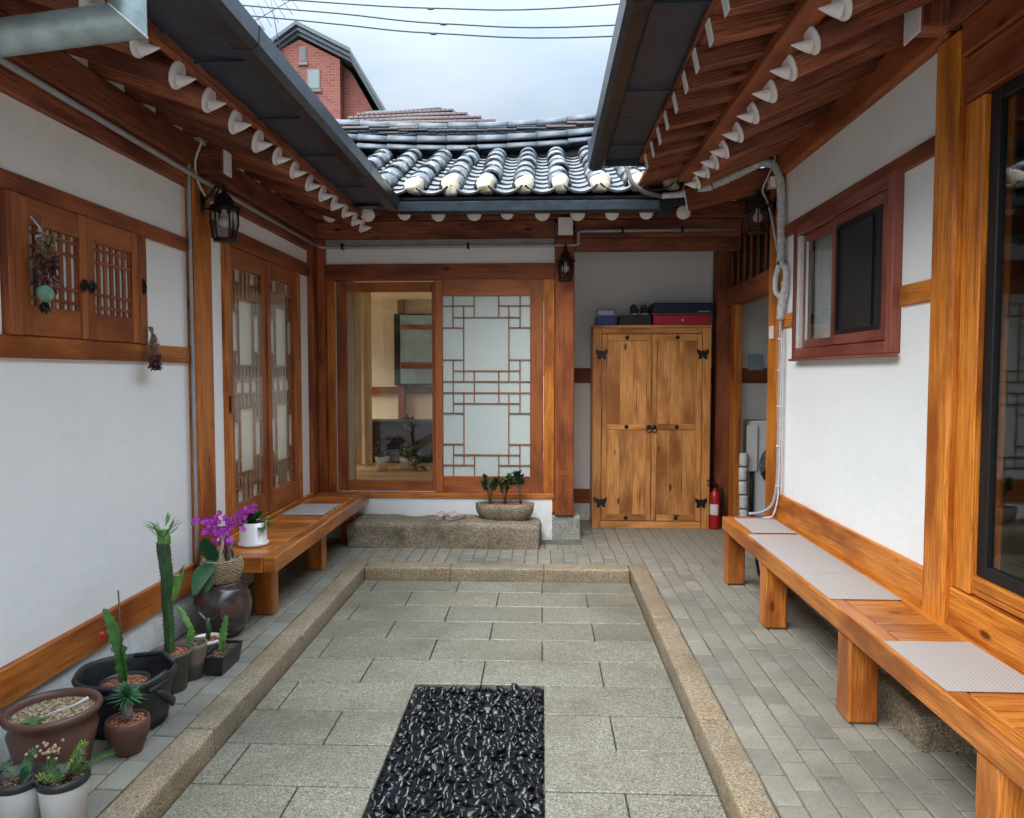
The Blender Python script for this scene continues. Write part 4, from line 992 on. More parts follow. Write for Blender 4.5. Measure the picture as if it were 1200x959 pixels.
def leaf_blade(m, base, d, L_, w_, droop=.3, seg=4, fold=.15, side=None):
    d = Vector(d).normalized(); b = Vector(base); side = Vector(side) if side else d.cross(Vector((0, 0, 1)))
    side = side.normalized() if side.length > 1e-4 else Vector((1, 0, 0)); up = side.cross(d).normalized()
    prev = None; uv = [(0, 0)]*4
    for i in range(seg+1):
        t = i/seg; c = b+d*L_*t+Vector((0, 0, -1))*droop*L_*t*t; ww = w_*.5*(math.sin(math.pi*min(1, t*.86+.10))**.8)
        a0 = len(m.v); m.v += [tuple(c-side*ww+up*ww*fold), tuple(c), tuple(c+side*ww+up*ww*fold)]
        if prev is not None: m.face([prev, prev+1, a0+1, a0], uv, True); m.face([prev+1, prev+2, a0+2, a0+1], uv, True)
        prev = a0
pl = thing('stone_planter', 'low stone planter with three small jade plants on the granite step', 'planter', (-.345, 6.76, .235))
m = MB(); P = [(.20, 0), (.23, .01), (.262, .06), (.272, .095), (.275, .15), (.262, .152), (.25, .135), (.0001, .132)]
m.lathe(P, (-.345, 6.76, .235), 36, True, sx=1, sy=.42); m.warp(.006, 14); m.build('trough', 'stepstone', pl)
m = MB(); m.lathe([(.0001, .140), (.15, .142), (.243, .1375)], (-.345, 6.76, .235), 30, True, sx=1, sy=.41); m.warp(.003, 40); m.build('soil', 'soil_red', pl)
for ix, (dx, hh) in enumerate(((-.135, .27), (.0, .27), (.15, .33))):
    st_ = MB(); lf = MB(); r3 = random.Random(ix+5)
    b = Vector((-.345+dx, 6.76, .37))
    for s_ in range(6):
        a = r3.uniform(0, 6.28); sp_ = r3.uniform(.03, .085); h_ = hh*r3.uniform(.68, .98)
        tipp = b+Vector((math.cos(a)*sp_, math.sin(a)*sp_*.7, h_)); mid = b+Vector((math.cos(a)*sp_*.3, math.sin(a)*sp_*.2, h_*.45))
        st_.tube([tuple(b), tuple(mid), tuple(tipp)], [.008, .006, .004], 6)
        for q in range(15):
            t = r3.uniform(-.085, .02); aa = r3.uniform(0, 6.28); e = r3.uniform(.1, .9)
            leaf_blade(lf, tipp+Vector((0, 0, t)), (math.cos(aa), math.sin(aa), e), r3.uniform(.042, .062), .034, -.1, 3, .25)
    pp = st_.build('jade_plant', 'stem', pl); lf.build('foliage', 'jade', pp)

# ================================================================== CABINET and what is on it
cx0, cx1, cy, cz = .520, 1.715, 7.50, 2.085
cab = thing('cupboard', 'tall knotty pine cupboard with two doors and black iron fittings', 'cupboard', (1.12, 7.7, 0))
def cbx(name, *a, p=cab, mat='wood_cab', ch=.004): return MB().box(*a, ch=ch).build(name, mat, p)
cbx('side_panel', cx0, cx0+.02, cy+.021, 7.91, .0, cz-.031); cbx('side_panel', cx1-.02, cx1, cy+.021, 7.91, .0, cz-.031); cbx('back_panel', cx0+.021, cx1-.021, 7.88, 7.90, .05, cz-.031, mat='wood_beam')
cbx('top_board', cx0-.004, cx1+.004, cy-.006, 7.915, cz-.03, cz)
cbx('stile', cx0, cx0+.088, cy, cy+.02, 0, cz-.031); cbx('stile', cx1-.088, cx1, cy, cy+.02, 0, cz-.031)
cbx('top_rail', cx0+.089, cx1-.089, cy+.001, cy+.02, cz-.088, cz-.031); cbx('bottom_rail', cx0+.089, cx1-.089, cy+.001, cy+.02, .0, .075)
cbx('plinth', cx0+.089, cx1-.089, cy+.03, cy+.05, .0, .06, mat='intdark')
mid = (cx0+cx1)/2
def studmesh(x, z, P, r=.021):
    m = MB(); m.lathe([(.0001, .012), (r*.5, .010), (r*.75, .005), (r, .004), (r, 0)], n=14); m.xform(Matrix.Translation((x, cy-.008, z)) @ Matrix.Rotation(R(90), 4, 'X')); m.build('stud', 'blackmetal', P)
for k_, (a, b) in enumerate(((cx0+.092, mid-.003), (mid+.003, cx1-.092))):
    yf = cy-.008
    d = cbx('door', a, a+.052, yf, yf+.02, .08, 1.992)
    so_ = .052
    for nm, q in (('stile', (b-.052, b, .08, 1.992)), ('top_rail', (a+so_+.001, b-so_-.001, 1.925, 1.992)), ('middle_rail', (a+so_+.001, b-so_-.001, 1.018, 1.078)), ('bottom_rail', (a+so_+.001, b-so_-.001, .08, .145))):
        cbx(nm, q[0], q[1], yf, yf+.02, q[2], q[3], p=d)
    n_ = 3; wd = (b-a-2*so_)/n_
    for z0, z1 in ((.146, 1.017), (1.079, 1.924)):
        for i in range(n_):
            cbx('panel_board', a+so_+wd*i+.0006, a+so_+wd*(i+1)-.0006, yf+.009+.0015*(i % 2), yf+.019, z0, z1, p=d, ch=.0015)
    for z in (1.958, 1.048, .112): studmesh((a+b)/2, z, d)
    hx = b-.025 if k_ == 0 else a+.025
    m = MB(); m.lathe([(.0001, .006), (.024, .004), (.024, 0)], n=14); m.tube([(math.cos(q*.5236)*.026, math.sin(q*.5236)*.026-.026, .012) for q in range(13)], .0045, 6); m.xform(Matrix.Translation((hx, yf-.001, 1.045)) @ Matrix.Rotation(R(90), 4, 'X')); m.build('ring_pull', 'blackmetal', d)
    hx = a-.004 if k_ == 0 else b+.004
    for z in (1.79, .27):
        m = MB(); bf = [(0, -.02), (.02, -.052), (.045, -.048), (.040, -.015), (.058, .015), (.060, .052), (.035, .040), (.012, .028), (0, .045)]
        m.prism([(x_, z_) for x_, z_ in bf]+[(-x_, z_) for x_, z_ in bf[::-1][1:-1]], 1, yf-.006, yf-.0005)
        i_ = m.xform(Matrix.Translation((hx, 0, z))); m.build('butterfly_hinge', 'blackmetal', d, fix=True)
Z0 = cz+.001
t = thing('storage_box', 'blue plastic box with clear lid, leftmost on top of the cupboard', 'box', (.65, 7.66, Z0))
MB().box(.555, .755, 7.56, 7.76, Z0, Z0+.095, ch=.006).build('tray', 'bluebox', t); MB().box(.56, .75, 7.565, 7.755, Z0+.096, Z0+.17, ch=.012).build('lid', 'clearlid', t)
t = MB().box(.79, 1.115, 7.56, 7.80, Z0, Z0+.105, ch=.005).build('shoe_box', 'blackbox'); tag(t, 'flat black box under the dark shoes on the cupboard', 'box')
def shoe(label, x):
    t = thing('shoe', label, 'shoe', (x, 7.66, Z0+.107), 'pair of dark shoes on the cupboard')
    m = MB(); m.ball((x, 7.65, Z0+.107+.045), .05, 14, 10, (.9, 2.1, .75)); i0 = len(m.v); m.ball((x, 7.72, Z0+.107+.072), .045, 12, 8, (.85, 1.1, 1.1))
    m.v = [(v[0], v[1], max(v[2], Z0+.119)) for v in m.v]; m.build('upper', 'navy', t)
    m = MB(); m.lathe([(.0001, 0), (.048, 0), (.050, .006), (.048, .014), (.0001, .014)], (x, 7.65, Z0+.108), 20, sx=1, sy=2.15); m.build('sole', 'conduit', t)
    m = MB()
    for j in range(4): m.tube([(x-.022, 7.60+j*.017, Z0+.192+j*.004-.012*(3-j)), (x+.022, 7.605+j*.017, Z0+.192+j*.004-.012*(3-j))], .003, 5)
    m.build('lace', 'conduit', t)
shoe('left one of the dark shoes standing on the black box', .955); shoe('right one of the dark shoes standing on the black box', 1.06)
t = thing('box', 'red flat box under the navy case on the cupboard', 'box', (1.43, 7.7, Z0))
MB().box(1.135, 1.71, 7.54, 7.86, Z0, Z0+.105, ch=.008).build('body', 'redbox', t)
m = MB(); m.lathe([(.0001, .002), (.012, .001), (.012, 0)], n=14); m.xform(Matrix.Translation((1.43, 7.54, Z0+.05)) @ Matrix.Rotation(R(90), 4, 'X')); m.build('round_mark', 'plastic_white', t)
MB().box(1.12, 1.715, 7.53, 7.87, Z0+.106, Z0+.122, ch=.003).build('lid', 'intdark', t)
t = thing('case', 'navy blue case lying on the red box', 'case', (1.43, 7.7, Z0+.124))
MB().box(1.125, 1.735, 7.52, 7.86, Z0+.1235, Z0+.225, ch=.012).build('body', 'navy', t); MB().box(1.58, 1.70, 7.514, 7.5195, Z0+.13, Z0+.14, ch=.001).build('label_strip', 'conduit', t)

# fire extinguisher
fx, fy = 1.776, 7.52
t = thing('fire_extinguisher', 'red fire extinguisher on the ground beside the cupboard', 'fire extinguisher', (fx, fy, 0))
m = MB(); m.lathe([(.0001, .0), (.055, .0), (.058, .02), (.058, .33), (.05, .37), (.025, .395), (.018, .42), (.0001, .42)], (fx, fy, 0), 22); m.build('cylinder', 'red', t)
m = MB(); m.lathe([(.0585, .15), (.0585, .26)], (fx, fy, 0), 16, ang=(R(200), R(290))); m.build('label_patch', 'plastic_white', t)
m = MB(); m.box(fx-.02, fx+.02, fy-.02, fy+.02, .42, .47); m.tube([(fx, fy, .46), (fx-.05, fy-.02, .50), (fx-.09, fy-.03, .50)], .008, 6); m.tube([(fx, fy, .46), (fx-.05, fy-.02, .465), (fx-.085, fy-.03, .455)], .007, 6); m.build('valve', 'blackmetal', t)
m = MB(); m.tube([(fx+.02, fy, .45), (fx+.075, fy-.01, .40), (fx+.075, fy-.01, .22), (fx+.066, fy-.01, .10)], .009, 8); m.build('hose', 'blackmetal', t)

# outdoor unit of the air conditioner
t = thing('air_conditioner', 'pale grey outdoor air conditioning unit behind the far post on the right', 'air conditioner', (2.5, 7.5, .12))
MB().box(2.06, 2.92, 7.33, 7.66, .16, 1.12, ch=.02).build('casing', 'ac', t)
m = MB()
for r_ in [.045+.021*i for i in range(9)]: m.tube([(2.385+math.cos(a)*r_, 7.318, .68+math.sin(a)*r_) for a in [i*6.2832/28 for i in range(29)]], .0035, 5, caps=False)
for i in range(12): a = i*.5236; m.tube([(2.385+math.cos(a)*.04, 7.317, .68+math.sin(a)*.04), (2.385+math.cos(a)*.215, 7.317, .68+math.sin(a)*.215)], .003, 5)
m.build('fan_grille', 'conduit', t)
m = MB(); m.lathe([(.0001, 0), (.222, 0), (.226, .006), (.226, .012)], n=30); m.xform(Matrix.Translation((2.385, 7.329, .68)) @ Matrix.Rotation(R(90), 4, 'X')); m.build('fan_opening', 'intdark', t)
MB().box(2.03, 2.14, 7.30, 7.33, .62, 1.08, ch=.01).build('pipe_cover', 'ac', t); MB().box(2.10, 2.18, 7.36, 7.62, .122, .16).build('foot', 'blackmetal', t); MB().box(2.7, 2.78, 7.36, 7.62, .122, .16).build('foot', 'blackmetal', t)
MB().tube([(2.085, 7.31, .62), (2.085, 7.30, .14)], .022, 8).build('drain_pipe', 'blackmetal', t)
m = MB(); m.box(-.10, .10, -.004, .004, -.10, .10, ch=.002); m.xform(Matrix.Translation((2.30, 7.27, .60)) @ Matrix.Rotation(R(45), 4, 'Y')); bd = m.build('black_bag', 'blackbox'); tag(bd, 'small black square hanging in front of the air conditioning fan', 'bag')
t = thing('wrapped_pipe', 'upright pipe bundle wrapped in white tape beside the air conditioner', 'pipe', (1.985, 7.26, .12))
z = .125
while z < .69:
    m = MB(); m.lathe([(.0001, 0), (.042, 0), (.045, .01), (.045, .115), (.042, .125), (.0001, .125)], (1.985+.006*math.sin(z*9), 7.26, z), 14); m.build('tape_section', 'wrap', t); z += .14

# ================================================================== LANTERNS, PIPES, WIRING
def lantern(label, c, mount, hgt=.30, w_=.088):
    t = thing('wall_lantern', label, 'lantern', mount, 'black carriage lanterns on the posts')
    x, y, z = c; n = 6          # z = middle of the glass
    f = MB(); h2 = hgt*.5
    r0, rm, r1 = w_*.78, w_*1.0, w_*.80
    ring = lambda r, zz: [(x+math.cos(i*math.pi/3+.26)*r, y+math.sin(i*math.pi/3+.26)*r, zz) for i in range(6)]
    zb, zm, zt_ = z-h2*.62, z+h2*.05, z+h2*.62
    for i in range(6): f.tube([ring(r0, zb)[i], ring(rm, zm)[i], ring(rm*.97, zt_)[i]], .006, 5)
    for rr, zz in ((r0, zb), (rm, zt_)):
        rg = ring(rr, zz)
        for i in range(6): f.tube([rg[i], rg[(i+1) % 6]], .006, 5)
    f.lathe([(.0001, 0), (r0+.008, 0), (r0+.008, .012), (.0001, .012)], (x, y, zb-.014), 6); f.build('cage', 'blackmetal', t)
    rf = MB(); rf.lathe([(rm+.022, 0), (rm+.016, .014), (rm*.80, .035), (rm*.62, .072), (rm*.35, .098), (.018, .108), (.014, .12), (.022, .13), (.010, .145), (.0001, .148)], (x, y, zt_), 6, smooth=False)
    rf.lathe([(.0001, -.001), (rm+.02, -.001)], (x, y, zt_), 6); rf.build('roof', 'blackmetal', t)
    g_ = MB(); g_.lathe([(r0-.004, zb), (rm-.006, zm), (rm*.97-.006, zt_)], (x, y, 0), 6, smooth=False, ang=(.26, .26+2*math.pi)); g_.build('glass_pane', 'lanternglass', t)
    b_ = MB(); b_.ball((x, y, z+.02), .036, 14, 10, (1, 1, 1.05)); b_.lathe([(.016, 0), (.016, .06)], (x, y, z+.05), 8); b_.build('bulb', 'bulb', t)
    a_ = MB(); mx_, my_, mz_ = mount; top = (x, y, zt_+.14)
    dx, dy = x-mx_, y-my_
    a_.tube([mount, (mx_+dx*.35, my_+dy*.35, mz_+.045), (mx_+dx*.75, my_+dy*.75, zt_+.165), (x, y, zt_+.16), top], .0085, 7); a_.tube([(mx_, my_, mz_-.05), (mx_+dx*.5, my_+dy*.5, mz_-.03), (mx_+dx*.8, my_+dy*.8, zt_+.15)], .006, 6)
    a_.build('bracket', 'blackmetal', t)
    p_ = MB(); p_.lathe([(.0001, .016), (.034, .012), (.05, .004), (.05, 0)], n=16, sx=.8, sy=1.5)
    ang = math.atan2(dy, dx); p_.xform(Matrix.Translation(mount) @ Matrix.Rotation(ang, 4, 'Z') @ Matrix.Rotation(R(90), 4, 'Y') @ Matrix.Rotation(R(90), 4, 'Z')); p_.build('wall_plate', 'blackmetal', t)
lantern('black lantern on the left post beside the shutters', (-2.02, 4.62, 2.54), (-2.152, 4.60, 2.68), .30, .085)
lantern('black lantern on the middle pillar between door and cupboard', (.215, 6.85, 2.545), (.215, 6.962, 2.66), .27, .072)
lantern('black lantern under the right eaves beside the taped pipes', (1.645, 5.72, 2.765), (1.772, 5.72, 2.87), .27, .088)
def pipe(name, label, pts, r, mat, cat, n=10, sub=3):
    P = [Vector(p) for p in pts]; out_ = []
    for i in range(len(P)-1):
        p0 = P[max(i-1, 0)]; p1 = P[i]; p2 = P[i+1]; p3 = P[min(i+2, len(P)-1)]
        for k_ in range(sub):
            t = k_/sub; out_.append(.5*((2*p1)+(p2-p0)*t+(2*p0-5*p1+4*p2-p3)*t*t+(3*p1-p0-3*p2+p3)*t**3))
    out_.append(P[-1]); o = MB().tube([tuple(q) for q in out_], r, n).build(name, mat)
    return tag(o, label, cat) if label else o
t = thing('conduit_pipe', 'grey conduit running high along the left wall and above the doors', 'pipe', (-2.13, 4, 2.82))
MB().tube([(-2.125, -1, 2.885), (-2.125, 4.5, 2.80), (-2.125, 6.88, 2.795)], .015, 10).build('run', 'conduit', t)
MB().tube([(-2.125, 6.88, 2.795), (-2.08, 6.935, 2.79), (-2.0, 6.94, 2.79), (.30, 6.93, 2.795), (.335, 6.93, 2.80), (.335, 6.93, 2.91), (.36, 6.93, 2.925), (1.80, 6.94, 2.93)], .015, 10).build('run', 'conduit', t)
for x_, z_ in ((-1.9, 2.79), (-.7, 2.79), (.75, 2.928), (1.3, 2.928)): MB().box(x_-.012, x_+.012, 6.915, 6.985, z_-.02, z_+.035).build('clip', 'blackmetal', t)
pipe('conduit_pipe', 'thin grey conduit down the near side of the left post', [(-2.17, 4.47, 3.05), (-2.17, 4.465, 2.6), (-2.17, 4.468, 1.4), (-2.17, 4.465, .40)], .011, 'conduit', 'pipe')
pipe('cable', 'white looped cable above the lantern on the left post', [(-2.14, 4.49, 3.04), (-2.08, 4.46, 3.02), (-2.13, 4.47, 2.9), (-2.13, 4.50, 2.78), (-2.12, 4.58, 2.71)], .007, 'wrap', 'cable')
t = thing('downspout', 'weathered zinc downpipe with an angled elbow in the top left corner', 'downpipe', (-1.6, 2.2, 2.6))
def mitre(A, B, C_, r, n=26):      # two straight pipes meeting in a mitred joint at B
    A, B, C_ = Vector(A), Vector(B), Vector(C_); d1 = (B-A).normalized(); d2 = (C_-B).normalized(); pn = (d1+d2).normalized()
    for (P_, d, s_) in ((A, d1, 1), (C_, d2, -1)):
        o1 = d.orthogonal().normalized(); o2 = d.cross(o1); m = MB(); q0 = []; q1 = []
        for j in range(n):
            a_ = 2*math.pi*j/n; o_ = (o1*math.cos(a_)+o2*math.sin(a_))*r; p = P_+o_; tt = (B-p).dot(pn)/d.dot(pn)
            q0.append(len(m.v)); m.v.append(tuple(p)); q1.append(len(m.v)); m.v.append(tuple(p+d*tt))
        for j in range(n): k2 = (j+1) % n; m.face([q0[j], q0[k2], q1[k2], q1[j]], None, True)
        o = m.build('pipe', 'zinc', t, fix=True)
        w_ = MB(); w_.tube([tuple(Vector(m.v[q])) for q in q1]+[tuple(m.v[q1[0]])], .003, 5, caps=False)
        if s_ == 1: w_.build('soldered_seam', 'wrap', t)
mitre((-1.245, 2.2, 2.958), (-1.245, 2.2, 2.655), (-2.14, 2.17, 2.545), .052)
dd = Vector((-.895, -.03, -.11)).normalized()
for u in (.42,):
    p = Vector((-1.245, 2.2, 2.655))+dd*u; MB().tube([tuple(p), tuple(p+dd*.012)], .0535, 26).build('joint', 'zinc', t)
# wrapped duct under the right eaves
t = thing('wrapped_duct', 'silver taped duct curving under the right eaves and down the wall', 'duct', (1.6, 5.8, 3.1))
def seg(pts, r, mat, nm='duct', rough=.004):
    m = MB(); P = [Vector(p) for p in pts]; q = []
    for i in range(len(P)-1):
        for k_ in range(6): q.append(P[i].lerp(P[i+1], k_/6))
    q.append(P[-1]); rs = [(r[0]+(r[1]-r[0])*i/(len(q)-1))*(1+.10*((i % 2)-.5)) for i in range(len(q))]
    for i in range(2, len(q)-2): q[i] = (q[i-2]+q[i-1]+q[i]+q[i+1]+q[i+2])/5
    m.tube([tuple(a) for a in q], rs, 12); m.warp(rough, 25); return m.build(nm, mat, t)
seg([(.66, 5.98, 3.38), (.67, 5.95, 3.22), (.72, 5.95, 3.10), (.83, 5.97, 3.035), (.96, 6.0, 3.02)], (.018, .02), 'plastic_grey', 'pipe', .001)
seg([(.96, 6.0, 3.02), (1.10, 6.0, 3.03), (1.24, 5.98, 3.045), (1.34, 5.90, 3.075)], (.022, .030), 'wrap')
seg([(1.34, 5.90, 3.075), (1.46, 5.86, 3.12), (1.57, 5.80, 3.165), (1.66, 5.72, 3.20)], (.030, .036), 'wrap', rough=.008)
seg([(1.66, 5.72, 3.20), (1.74, 5.66, 3.17), (1.765, 5.60, 3.08), (1.768, 5.56, 2.9), (1.768, 5.55, 2.6), (1.768, 5.55, 2.42)], (.032, .028), 'wrap', rough=.006)
seg([(1.768, 5.555, 2.43), (1.745, 5.60, 2.30), (1.75, 5.60, 2.20), (1.775, 5.55, 2.16)], (.020, .017), 'wrap')
seg([(1.768, 5.52, 2.42), (1.778, 5.44, 2.34), (1.778, 5.46, 2.24), (1.775, 5.53, 2.10), (1.775, 5.54, 2.0)], (.018, .030), 'wrap', rough=.014)
seg([(1.775, 5.54, 2.02), (1.775, 5.54, 1.2), (1.772, 5.54, .72), (1.74, 5.56, .58), (1.66, 5.59, .53), (1.58, 5.60, .525)], (.012, .012), 'conduit', 'pipe', .001)
seg([(1.772, 5.50, 1.9), (1.774, 5.505, 1.0), (1.765, 5.50, .62), (1.72, 5.48, .515), (1.66, 5.52, .512)], (.006, .006), 'wrap', 'wire', .001)
for z in (.75, 1.05, 1.35, 1.62, 1.85): MB().tube([(1.775, 5.54, z-.006), (1.775, 5.54, z+.006)], .0195, 10).build('tie', 'plastic_white', t)
MB().box(1.745, 1.80, 5.52, 5.58, 2.40, 2.43).build('tie', 'blackmetal', t)
bx_ = MB().box(1.70, 1.768, 5.60, 5.68, 2.985, 3.065, ch=.006).build('junction_box', 'ceramic'); tag(bx_, 'small ivory junction box above the right lantern', 'junction box')
pipe('cable', 'loose thin grey cables looping above the right lantern', [(1.45, 5.72, 3.26), (1.60, 5.66, 3.30), (1.74, 5.64, 3.24), (1.70, 5.62, 3.10), (1.66, 5.66, 2.98), (1.70, 5.68, 2.9), (1.72, 5.62, 2.75), (1.76, 5.60, 2.5)], .006, 'wrap', 'cable')
bx_ = MB().box(1.758, 1.7745, 5.69, 5.77, 1.86, 1.96, ch=.003).build('switch', 'ceramic'); tag(bx_, 'cream light switch on the far right post', 'switch')

# panel painted as a sky reflection, console and plants behind the glazed door
t = thing('painted_reflection', 'framed pale blue panel painted as a sky reflection, behind the glazed door', 'painted_reflection', (-1.75, 10.2, 1.9))
MB().box(-2.06, -1.42, 10.13, 10.175, 1.42, 2.42).build('frame', 'blackmetal', t); MB().box(-1.97, -1.43, 10.122, 10.129, 1.45, 2.40, ch=0).build('print', 'reflection_and_card', t)
MB().box(-1.96, -1.43, 10.11, 10.121, 2.20, 2.27, ch=.002).build('reflected_beam', 'wood_beam', t); MB().box(-1.96, -1.43, 10.11, 10.121, 1.66, 1.75, ch=.002).build('reflected_beam', 'wood_beam', t)
t = thing('low_cabinet', 'dark low cabinet on the floor behind the glazed door', 'cabinet', (-2.0, 9.4, .44))
MB().box(-3.0, -1.2, 9.3, 9.7, .445, .96, ch=.02).build('body', 'blackbox', t); MB().box(-3.02, -1.18, 9.28, 9.72, .961, .98).build('top', 'blackmetal', t)
t = thing('potted_orchid', 'dark flowering pot plants on the floor behind the glazed door', 'plant', (-1.65, 8.6, .44))
m = MB(); m.lathe([(.0001, 0), (.07, 0), (.09, .16), (.08, .16), (.0001, .14)], (-1.9, 8.6, .445), 16); m.lathe([(.0001, 0), (.08, 0), (.10, .14), (.0001, .13)], (-1.62, 8.7, .445), 16); m.build('pot', 'ceramic', t)
lf = MB(); fl = MB(); r3 = random.Random(3)
for (bx0, by0, n_, h0) in ((-1.9, 8.6, 34, .22), (-1.62, 8.7, 40, .20), (-1.50, 8.62, 26, .08)):
    for i in range(n_):
        a = r3.uniform(0, 6.28); leaf_blade(lf, (bx0, by0, .445+h0*r3.uniform(.4, 1)), (math.cos(a), math.sin(a), r3.uniform(.1, 1.3)), r3.uniform(.12, .26), .035, .35)
for i in range(24): fl.ball((-1.86+r3.gauss(0, .07) if i < 12 else -1.6+r3.gauss(0, .04), 8.6, .80+r3.gauss(0, .05) if i < 12 else .95+r3.gauss(0, .08)), .024, 6, 5)
lf.build('foliage', 'leaf_dark', t); fl.build('flowers', 'dried', t, kind='stuff')

# ================================================================== POT PLANTS ALONG THE LEFT WALL
def pot(t, prof, c, mat, soil=None, soil_z=None, soil_r=None, n=28, name='pot', warp=0):
    m = MB(); m.lathe(prof, c, n)
    if warp: m.warp(warp, 7)
    m.build(name, mat, t)
    if soil:
        m = MB(); m.lathe([(.0001, soil_z+.004), (soil_r*.5, soil_z+.003), (soil_r, soil_z)], c, 22)
        r_ = random.Random(int(c[1]*100))
        for i in range(90):
            a = r_.uniform(0, 6.28); q = soil_r*math.sqrt(r_.random())*.96; m.ball((c[0]+math.cos(a)*q, c[1]+math.sin(a)*q, c[2]+soil_z+.003), r_.uniform(.0035, .007), 5, 4, (1, 1, .7))
        m.build('soil', soil, t)
def epi(m, pts, w_, seg=14, seed=0):     # flat notched stem of a leaf cactus
    r_ = random.Random(seed); P = [Vector(p) for p in pts]; L_ = []; n = len(P)-1; side0 = Vector((math.cos(seed), math.sin(seed)*.6, 0)).normalized(); prev = None
    for i in range(seg+1):
        t = i/seg*n; k_ = min(int(t), n-1); c = P[k_].lerp(P[k_+1], t-k_); f = math.sin(math.pi*min(1, .08+.9*i/seg))**.5
        ww = w_*.5*f*(1.15 if i % 2 else .72); a0 = len(m.v)
        m.v += [tuple(c-side0*ww+Vector((0, 0, .006))), tuple(c+Vector((side0.y, -side0.x, 0))*.004), tuple(c+side0*ww*(.85+.3*r_.random())), tuple(c-Vector((side0.y, -side0.x, 0))*.004)]
        if prev is not None:
            for j in range(4): m.face([prev+j, prev+(j+1) % 4, a0+(j+1) % 4, a0+j], [(0, 0)]*4, False)
        prev = a0
def wp_(r, h, lip=.008, th=.006, taper=.75):  # plain tapered nursery pot
    return [(.0001, 0), (r*taper, 0), (r*.97, h-.02), (r+lip*.3, h-.018), (r+lip*.4, h), (r-th, h), (r-th-.004, h-.03), (r*taper, .03)]
# two white pots in the near corner
for i, (x_, y_, lab) in enumerate(((-1.806, 2.385, 'white plastic pot with grey bushy seedling, in the bottom left corner'), (-1.655, 2.40, 'white plastic pot with lime green conifer sprigs, nearest the camera'))):
    t = thing('potted_plant', lab, 'potted plant', (x_, y_, 0), 'two white nursery pots')
    pot(t, [(.0001, .0), (.058, 0), (.079, .185)], (x_, y_, 0), 'plastic_white'); pot(t, [(.0795, .183), (.084, .188), (.084, .213), (.077, .213), (.072, .175), (.055, .17)], (x_, y_, 0), 'plastic_black', 'soil', .178, .074, name='liner')
    st_ = MB(); nd = MB(); nd2 = MB(); r3 = random.Random(20+i); b = Vector((x_, y_, .18))
    for s_ in range(9 if i else 7):
        a = r3.uniform(0, 6.28); L_ = r3.uniform(.08, .145); el_ = r3.uniform(.25, 1.1)
        if i and s_ == 0: a, L_, el_ = .25, .18, .5
        if i and s_ == 1: a, L_, el_ = 1.0, .13, 1.0
        d = Vector((math.cos(a)*math.cos(el_), math.sin(a)*math.cos(el_), math.sin(el_))); e_ = b+d*L_
        st_.tube([tuple(b), tuple(b+d*L_*.5+Vector((0, 0, .01))), tuple(e_)], [.004, .003, .002], 5)
        n_ = int(L_*520)
        for q in range(n_):
            tt = .25+.75*q/n_; aa = q*2.4; o_ = d.orthogonal().normalized(); o_ = Matrix.Rotation(aa, 3, d) @ o_
            leaf_blade(nd if (s_ % 2 or not i) else nd2, b+d*L_*tt+Vector((0, 0, .01*math.sin(tt*3))), tuple(d*.7+o_), .022 if i else .020, .0035, 0, 2, .1)
    pp = st_.build('stems', 'stem', t); nd.build('foliage', 'conifer' if not i else 'lime', t)
    if i: nd2.build('foliage', 'leaf', t)
    if not i:
        fl = MB()
        for q in range(26): fl.ball((x_+.09+r3.gauss(0, .022), y_+.03+r3.gauss(0, .02), .285+r3.gauss(0, .016)), .006, 5, 4)
        fl.build('seed_heads', 'dried_cream', t)
# large brown pot
c = (-1.945, 2.77, 0); t = thing('plant_pot', 'large brown clay pot of sandy soil with a white label stick', 'pot', c)
pot(t, [(.0001, 0), (.115, 0), (.125, .02), (.140, .10), (.160, .190), (.148, .212), (.156, .235), (.172, .248), (.177, .262), (.170, .276), (.156, .275), (.150, .255), (.145, .20)], c, 'terracotta', 'soil_sand', .245, .151, 40)
m = MB(); m.tube([(c[0]+.0, c[1]-.06, .248), (c[0]+.03, c[1]-.06, .272), (c[0]+.12, c[1]-.04, .300), (c[0]+.165, c[1]-.03, .325)], [.003, .005, .005, .006], 6); m.build('label_stick', 'plastic_white', t)
lf = MB(); [leaf_blade(lf, (c[0]-.02, c[1]-.09, .252), (math.cos(a), math.sin(a)*.6, .25), .045, .03, .2) for a in (0, .9, 2, 3, 4.1, 5.3)]; lf.build('seedling', 'leaf', t)
# black rubber tub
c = (-1.90, 3.20, 0); t = thing('rubber_tub', 'black rubber tub with a folded rim, behind the brown pots', 'tub', c)
pot(t, [(.0001, 0), (.170, 0), (.174, .03), (.178, .035), (.180, .05), (.190, .14), (.198, .215), (.208, .225), (.212, .238), (.206, .250), (.196, .246), (.190, .23), (.180, .16), (.16, .03), (.0001, .02)], c, 'rubber', n=44, warp=.010)
m = MB(); m.tube([(c[0]+.203*math.cos(a), c[1]+.203*math.sin(a), .180+.035*math.sin(a*1.0+1.2)+.035*a/6.28) for a in [i*6.2832*1.08/44-.6 for i in range(45)]], .013, 8); m.build('rolled_band', 'rubber', t)
m = MB(); m.tube([(c[0]+.17, c[1]-.09, .20), (c[0]+.205, c[1]-.04, .15), (c[0]+.205, c[1]+.02, .10), (c[0]+.185, c[1]+.06, .06)], [.010, .018, .016, .01], 8); m.build('handle', 'rubber', t)
m = MB(); m.tube([(c[0]-.03, c[1]+.12, .262), (c[0]+.09, c[1]+.165, .262), (c[0]+.185, c[1]+.09, .245)], .012, 8); m.build('handle', 'rubber', t)
c = (-1.885, 3.17, .045); t = thing('potted_cactus', 'grey pot with a notched leaf cactus and red fruit, inside the rubber tub', 'potted cactus', c)
pot(t, wp_(.102, .165), c, 'plastic_black', 'soil_red', .150, .094)
